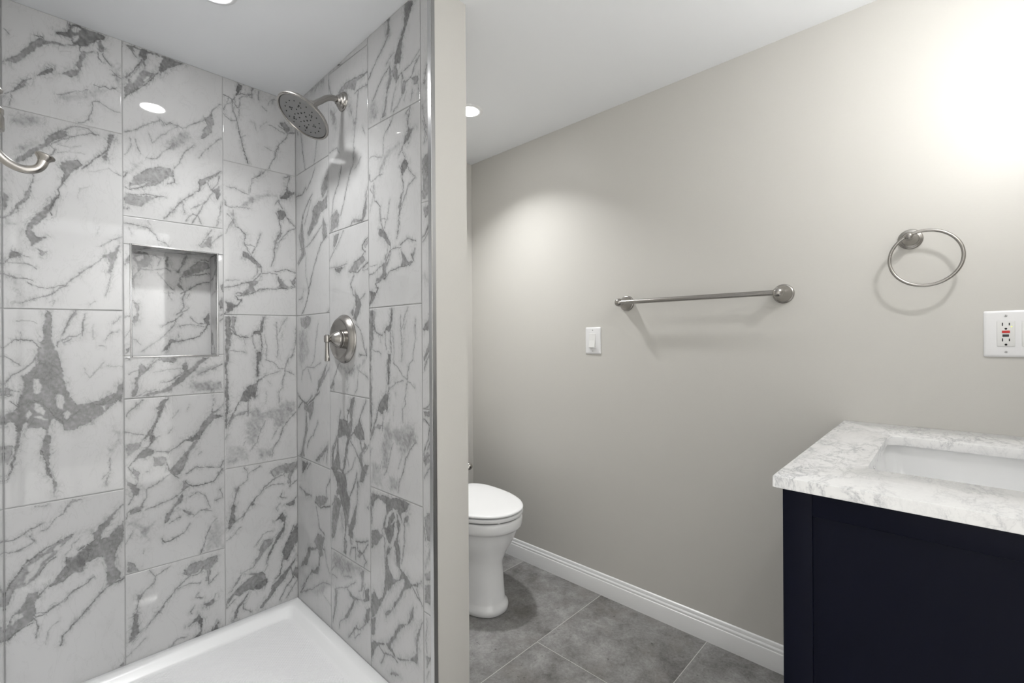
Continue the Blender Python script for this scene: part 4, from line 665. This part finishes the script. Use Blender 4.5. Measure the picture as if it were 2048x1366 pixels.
bm = bmesh.new()
loft(bm, [egg(.4125, .184, 1.341, 1.65, 1.80), egg(.4135, .188, 1.3365, 1.65, 1.802), egg(.420, .190, 1.334, 1.65, 1.803), egg(.4255, .189, 1.335, 1.65, 1.803), egg(.4275, .185, 1.3395, 1.65, 1.80)], True, True)
st = from_bm('seat', bm, M['seat'], t, angle=50)
bm = bmesh.new(); box(bm, (TX-.066, 1.362, .4045), (TX-.054, 1.376, .4115), .002); from_bm('bumper', bm, M['seat'], st)
bm = bmesh.new(); box(bm, (TX+.054, 1.362, .4045), (TX+.066, 1.376, .4115), .002); from_bm('bumper', bm, M['seat'], st)
bm = bmesh.new()
loft(bm, [egg(.4330, .183, 1.341, 1.65, 1.80), egg(.4340, .1875, 1.3355, 1.65, 1.803), egg(.438, .189, 1.3335, 1.65, 1.804), egg(.4415, .1875, 1.335, 1.65, 1.803), egg(.444, .183, 1.340, 1.65, 1.80), egg(.4452, .172, 1.352, 1.65, 1.79), egg(.447, .12, 1.42, 1.65, 1.74), egg(.4477, .05, 1.55, 1.65, 1.68)], True, True)
from_bm('lid', bm, M['seat'], t, angle=50)
for sx in (-.075, .075):
    bm = bmesh.new(); tube(bm, [(TX+sx-.022, 1.815, .432), (TX+sx+.022, 1.815, .432)], .012, 20); box(bm, (TX+sx-.018, 1.806, .404), (TX+sx+.018, 1.824, .43), .002); from_bm('hinge', bm, M['seat'], t)
bm = bmesh.new(); loft(bm, [rrect(TX-.170, TX+.170, 1.868, 2.04, .03, .385), rrect(TX-.180, TX+.180, 1.86, 2.045, .035, .42), rrect(TX-.186, TX+.186, 1.858, 2.047, .035, .70)], True, True)
from_bm('tank', bm, M['porcelain'], t, angle=50)
bm = bmesh.new(); loft(bm, [rrect(TX-.188, TX+.188, 1.856, 2.05, .035, .70), rrect(TX-.191, TX+.191, 1.853, 2.052, .037, .706), rrect(TX-.191, TX+.191, 1.853, 2.052, .037, .728), rrect(TX-.185, TX+.185, 1.859, 2.047, .034, .736)], True, True)
from_bm('tank_lid', bm, M['porcelain'], t, angle=50)
bm = bmesh.new(); lathe(bm, [(.013, 0), (.013, .008), (.007, .011), (.007, .02), (0, .02)], (TX-.13, 1.858, .65), (0, -1, 0), 24); tube(bm, [(TX-.13, 1.841, .65), (TX-.10, 1.838, .645), (TX-.06, 1.838, .64)], [.006, .005, .007], 16)
from_bm('flush_lever', bm, M['chrome'], t)

# ---------------------------------------------------------------- paper holder on the hidden side of the partition
t = thing('paper_holder', 'brushed nickel knob end of a paper holder peeking past the partition above the toilet lid', 'paper holder', (XP, 1.175, .7463))
for yy, nm in ((1.175, 'post'), (1.335, 'post')):
    bm = bmesh.new(); lathe(bm, [(.024, 0), (.024, .004), (.02, .008), (.012, .02), (.008, .04), (.008, .064), (.0105, .0665), (.0122, .0715), (.0125, .0765), (.0108, .083), (.006, .0873), (0, .0885)], (XP, yy, .7463), (1, 0, 0), 40)
    from_bm(nm, bm, M['nickel'], t)
bm = bmesh.new(); tube(bm, [(XP+.076, 1.177, .7463), (XP+.076, 1.333, .7463)], .0065, 20); from_bm('roller', bm, M['nickel'], t)

# ---------------------------------------------------------------- towel bar
BX = XR-.070
t = thing('towel_bar', 'straight brushed nickel towel bar on the greige wall above the light switch', 'towel bar', (XR, .722, 1.327))
for yy, zz in ((1.0295, 1.3300), (.4205, 1.3262)):
    bm = bmesh.new(); lathe(bm, [(.0335, 0), (.0335, .005), (.0318, .0075), (.0290, .0085), (.0285, .0125), (.0268, .019), (.0232, .030), (.0185, .040), (.0145, .0475), (.0128, .0525), (.0140, .0560), (.0165, .0620), (.0173, .0700), (.0163, .0775), (.0125, .0840), (.006, .0875), (0, .0882)], (XR, yy, zz), (-1, 0, 0), 56)
    from_bm('post', bm, M['nickel'], t)
bm = bmesh.new(); tube(bm, [(BX, .426, 1.3262), (BX, 1.024, 1.3300)], .0094, 32); from_bm('bar', bm, M['nickel'], t)

# ---------------------------------------------------------------- towel ring
t = thing('towel_ring', 'brushed nickel towel ring on a stepped round base, above the outlet', 'towel ring', (XR, .0855, 1.4635))
bm = bmesh.new(); lathe(bm, [(.0295, 0), (.0295, .0035), (.0275, .006), (.0255, .0065), (.0250, .009), (.0225, .0105), (.0205, .0112), (.0200, .0135), (.0165, .020), (.0115, .030), (.0085, .040), (.0078, .0465), (.0092, .050), (.0106, .055), (.0108, .060), (.0096, .0655), (.005, .0695), (0, .0702)], (XR, .0855, 1.4635), (-1, 0, 0), 56)
from_bm('post', bm, M['nickel'], t)
RC = Vector((XR-.060, .0515, 1.3965))
bm = bmesh.new(); tube(bm, [RC + Vector((.004*math.sin(2*math.pi*k/96), .0785*math.cos(2*math.pi*k/96), .0785*math.sin(2*math.pi*k/96))) for k in range(96)], .0045, 18, closed=True)
from_bm('ring', bm, M['nickel'], t)

# ---------------------------------------------------------------- light switch
def plate(bm, y0, y1, z0, z1, thick=.0062):
    # wall plate on the right wall: bevelled edge all round
    def ring(x, i, rad):
        return [(x, p[0], p[1]) for p in rrect(y0+i, y1-i, z0+i, z1-i, rad, 0, 5)]
    loft(bm, [ring(XR, 0, .004), ring(XR-thick*.45, 0, .004), ring(XR-thick*.8, .0022, .004), ring(XR-thick, .0062, .004)], False, True)
PX = XR-.0062
t = thing('light_switch', 'white rocker light switch in a white plate below the left end of the towel bar', 'light switch', (XR, 1.2063, 1.1675))
bm = bmesh.new(); plate(bm, 1.1652, 1.2474, 1.1055, 1.2295); from_bm('wall_plate', bm, M['plastic'], t, angle=30)
sy, sz = 1.2075, 1.1675
bm = bmesh.new(); box(bm, (PX-.0012, sy-.0172, sz-.0342), (PX+.001, sy+.0172, sz+.0342), .0006, 1); fr = from_bm('rocker_frame', bm, M['rocker'], t)
bm = bmesh.new()   # paddle: pressed in above, standing proud below
P = [(PX-.0012, sz+.0325), (PX-.0015, sz+.0325), (PX-.0035, sz), (PX-.0078, sz-.0312), (PX-.0072, sz-.0325), (PX-.0012, sz-.0325)]
R = [[bm.verts.new((x, yy, z)) for x, z in P] for yy in (sy-.0155, sy+.0155)]
for k in range(len(P)): bm.faces.new((R[0][k], R[0][(k+1) % len(P)], R[1][(k+1) % len(P)], R[1][k]))
bm.faces.new(R[0]); bm.faces.new(R[1][::-1])
from_bm('rocker', bm, M['rocker'], fr, smooth=False)
def screw(yy, zz, parent):
    bm = bmesh.new(); lathe(bm, [(.0034, 0), (.0034, .0006), (.0025, .0014), (0, .0016)], (PX, yy, zz), (-1, 0, 0), 20); s_ = from_bm('screw', bm, M['screw'], parent)
    bm = bmesh.new(); box(bm, (PX-.0019, yy-.0005, zz-.0024), (PX-.0012, yy+.0005, zz+.0024)); from_bm('slot', bm, M['black'], s_)
screw(1.2063, 1.1675+.0485, t); screw(1.2063, 1.1675-.0485, t)

# ---------------------------------------------------------------- outlet
t = thing('outlet', 'white outlet in a double-width wall plate with a red reset button, above the countertop', 'outlet', (XR, -.13, 1.179))
bm = bmesh.new(); plate(bm, -.1940, -.0658, 1.1165, 1.2415); from_bm('wall_plate', bm, M['plastic'], t, angle=30)
oy, oz = -.1075, 1.179
bm = bmesh.new(); box(bm, (PX-.0022, oy-.0168, oz-.0338), (PX+.001, oy+.0168, oz+.0338), .0012, 2); rc = from_bm('receptacle', bm, M['rocker'], t)
RX = PX-.0022
def slotbox(name, y_, z_, wy, wz, m, proud=.0004, parent=rc, label=None):
    bm = bmesh.new(); box(bm, (RX-proud, y_-wy/2, z_-wz/2), (RX+.0008, y_+wy/2, z_+wz/2), min(.0002, proud/3) if proud < .001 else .0004, 1); return from_bm(name, bm, m, parent, label=label)
for zs in (.0255, -.0165):
    slotbox('slot', oy+.0063, oz+zs, .0021, .0082, M['slot']); slotbox('slot', oy-.0063, oz+zs, .0021, .0068, M['slot'])
for zs in (.0135, -.0292):
    bm = bmesh.new(); lathe(bm, [(.0026, -.0008), (.0026, .0004), (0, .0004)], (RX, oy, oz+zs), (-1, 0, 0), 20); from_bm('ground_hole', bm, M['slot'], rc)
slotbox('reset_button', oy, oz+.0050, .0146, .0066, M['red'], .0014, label='red reset button')
slotbox('test_button', oy+.0004, oz-.0050, .0120, .0064, M['black'], .0012, label='black test button')
bm = bmesh.new(); lathe(bm, [(.0014, -.0005), (.0014, .0005), (0, .0009)], (RX, oy-.0105, oz+.0188), (-1, 0, 0), 16); from_bm('indicator', bm, M['led'], rc, label='yellow-green indicator light')
screw(oy, oz+.0487, t); screw(oy, oz-.0487, t)
bm = bmesh.new(); box(bm, (PX-.002, -.1695, oz-.0335), (PX+.001, -.1365, oz+.0335), .001, 2); from_bm('rocker', bm, M['rocker'], t)
screw(-.153, oz+.0487, t); screw(-.153, oz-.0487, t)

# ---------------------------------------------------------------- vanity cabinet
CX0, CX1, CY0, CY1, CT = 1.0, 1.800, -.308, .2355, .8826
t = thing('vanity_cabinet', 'navy blue shaker vanity cabinet with a framed side panel under the marble top', 'vanity cabinet', (1.4, -.04, 0))
bm = bmesh.new(); box(bm, (CX0+.006, CY0, .10), (CX0+.016, CY1-.004, CT-.001)); box(bm, (CX1-.016, CY0, .0), (CX1, CY1-.004, CT-.001)); box(bm, (CX0+.016, CY0, .10), (CX1-.016, CY0+.012, CT-.001)); box(bm, (CX0+.016, CY0+.012, .10), (CX1-.016, CY1-.02, .118)); box(bm, (CX0+.006, CY0, .0), (CX1, CY1-.07, .10))
from_bm('carcass', bm, M['navy'], t, smooth=False)
for nm, lo, hi in (('stile', (CX0, CY1-.0485, 0), (CX0+.02, CY1, CT)), ('stile', (CX0, CY0, 0), (CX0+.02, CY0+.048, CT)), ('rail', (CX0, CY0+.048, CT-.044), (CX0+.02, CY1-.0485, CT)), ('rail', (CX0, CY0+.048, .10), (CX0+.02, CY1-.0485, .15))):
    bm = bmesh.new(); box(bm, lo, hi, .0012, 2); from_bm(nm, bm, M['navy'], t)
bm = bmesh.new(); box(bm, (CX0+.0055, CY0+.046, .145), (CX0+.012, CY1-.0465, CT-.042)); from_bm('side_panel', bm, M['navy'], t, smooth=False)
bm = bmesh.new(); box(bm, (CX0+.02, CY1-.02, CT-.03), (CX1, CY1, CT), .001, 1); box(bm, (CX0+.02, CY1-.02, .10), (CX1, CY1, .13), .001, 1); box(bm, (1.394, CY1-.02, .13), (1.406, CY1, CT-.03)); from_bm('face_frame', bm, M['navy'], t)
for x0, x1 in ((CX0+.0225, 1.3925), (1.4075, CX1-.003)):
    bm = bmesh.new(); y0, y1 = CY1-.0195, CY1-.001; z0, z1 = .133, CT-.033
    dr = None
    for lo, hi in (((x0, y0, z0), (x0+.055, y1, z1)), ((x1-.055, y0, z0), (x1, y1, z1)), ((x0+.055, y0, z1-.055), (x1-.055, y1, z1)), ((x0+.055, y0, z0), (x1-.055, y1, z0+.055)), ((x0+.05, y0+.002, z0+.05), (x1-.05, y1-.008, z1-.05))): box(bm, lo, hi, .0008, 1)
    from_bm('door', bm, M['navy'], t)

# ---------------------------------------------------------------- countertop and basin
t = thing('countertop', 'white marble vanity top with fine grey veins and a rectangular sink cutout', 'countertop', (1.4, -.03, CT))
Z0, Z1 = .8832, .9056
O = (.9853, XR-.0012, YF+.0015, .2500); I = (1.166, 1.600, -.176, .1235)
def outer(z, i): return rrect(O[0]+i, O[1]-i, O[2]+i, O[3]-i, .004, z)
def innr(z, i): return rrect(I[0]-i, I[1]+i, I[2]-i, I[3]+i, .030+i, z)
bm = bmesh.new()
loft(bm, [innr(Z0, 0), innr(Z1-.002, 0), innr(Z1-.0006, .0006), innr(Z1, .002), outer(Z1, .003), outer(Z1-.0008, .0008), outer(Z1-.003, 0), outer(Z0+.001, 0), outer(Z0, .001), innr(Z0, 0)])
bmesh.ops.remove_doubles(bm, verts=bm.verts, dist=1e-6)
from_bm('marble_slab', bm, M['slab'], t, angle=35)
t = thing('sink', 'white rectangular undermount sink basin set into the marble vanity top', 'sink', (1.383, -.03, .74))
bm = bmesh.new()
def bas(z, i, rad): return rrect(I[0]-.010+i, I[1]+.010-i, I[2]-.010+i, I[3]+.010-i, rad, z)
loft(bm, [bas(Z0-.0005, -.018, .045), bas(Z0-.0005, 0, .036), bas(.872, .0008, .036), bas(.84, .004, .037), bas(.80, .009, .040), bas(.775, .016, .046), bas(.760, .030, .056), bas(.752, .052, .066), bas(.749, .08, .06), bas(.746, .135, .02)], False, True)
from_bm('basin', bm, M['porcelain'], t, angle=60)
bm = bmesh.new()
def ell(y_, a, b_): return [(1.356 + a*math.cos(2*math.pi*k/40), y_, .8665 + b_*math.sin(2*math.pi*k/40)) for k in range(40)]
loft(bm, [ell(.1325, .0165, .0095), ell(.1305, .0165, .0095), ell(.1295, .0150, .0083), ell(.1300, .0125, .0065), ell(.1325, .0118, .0060)])
ov = from_bm('overflow_ring', bm, M['chrome'], t, label='chrome overflow ring')
bm = bmesh.new(); loft(bm, [ell(.1318, .0118, .0060), ell(.1318, .002, .001)], False, True); from_bm('overflow_opening', bm, M['slot'], ov)
bm = bmesh.new(); lathe(bm, [(.0, .004), (.018, .004), (.022, .003), (.0225, .0)], (1.383, -.026, .7465), (0, 0, 1), 40); from_bm('drain', bm, M['chrome'], t)
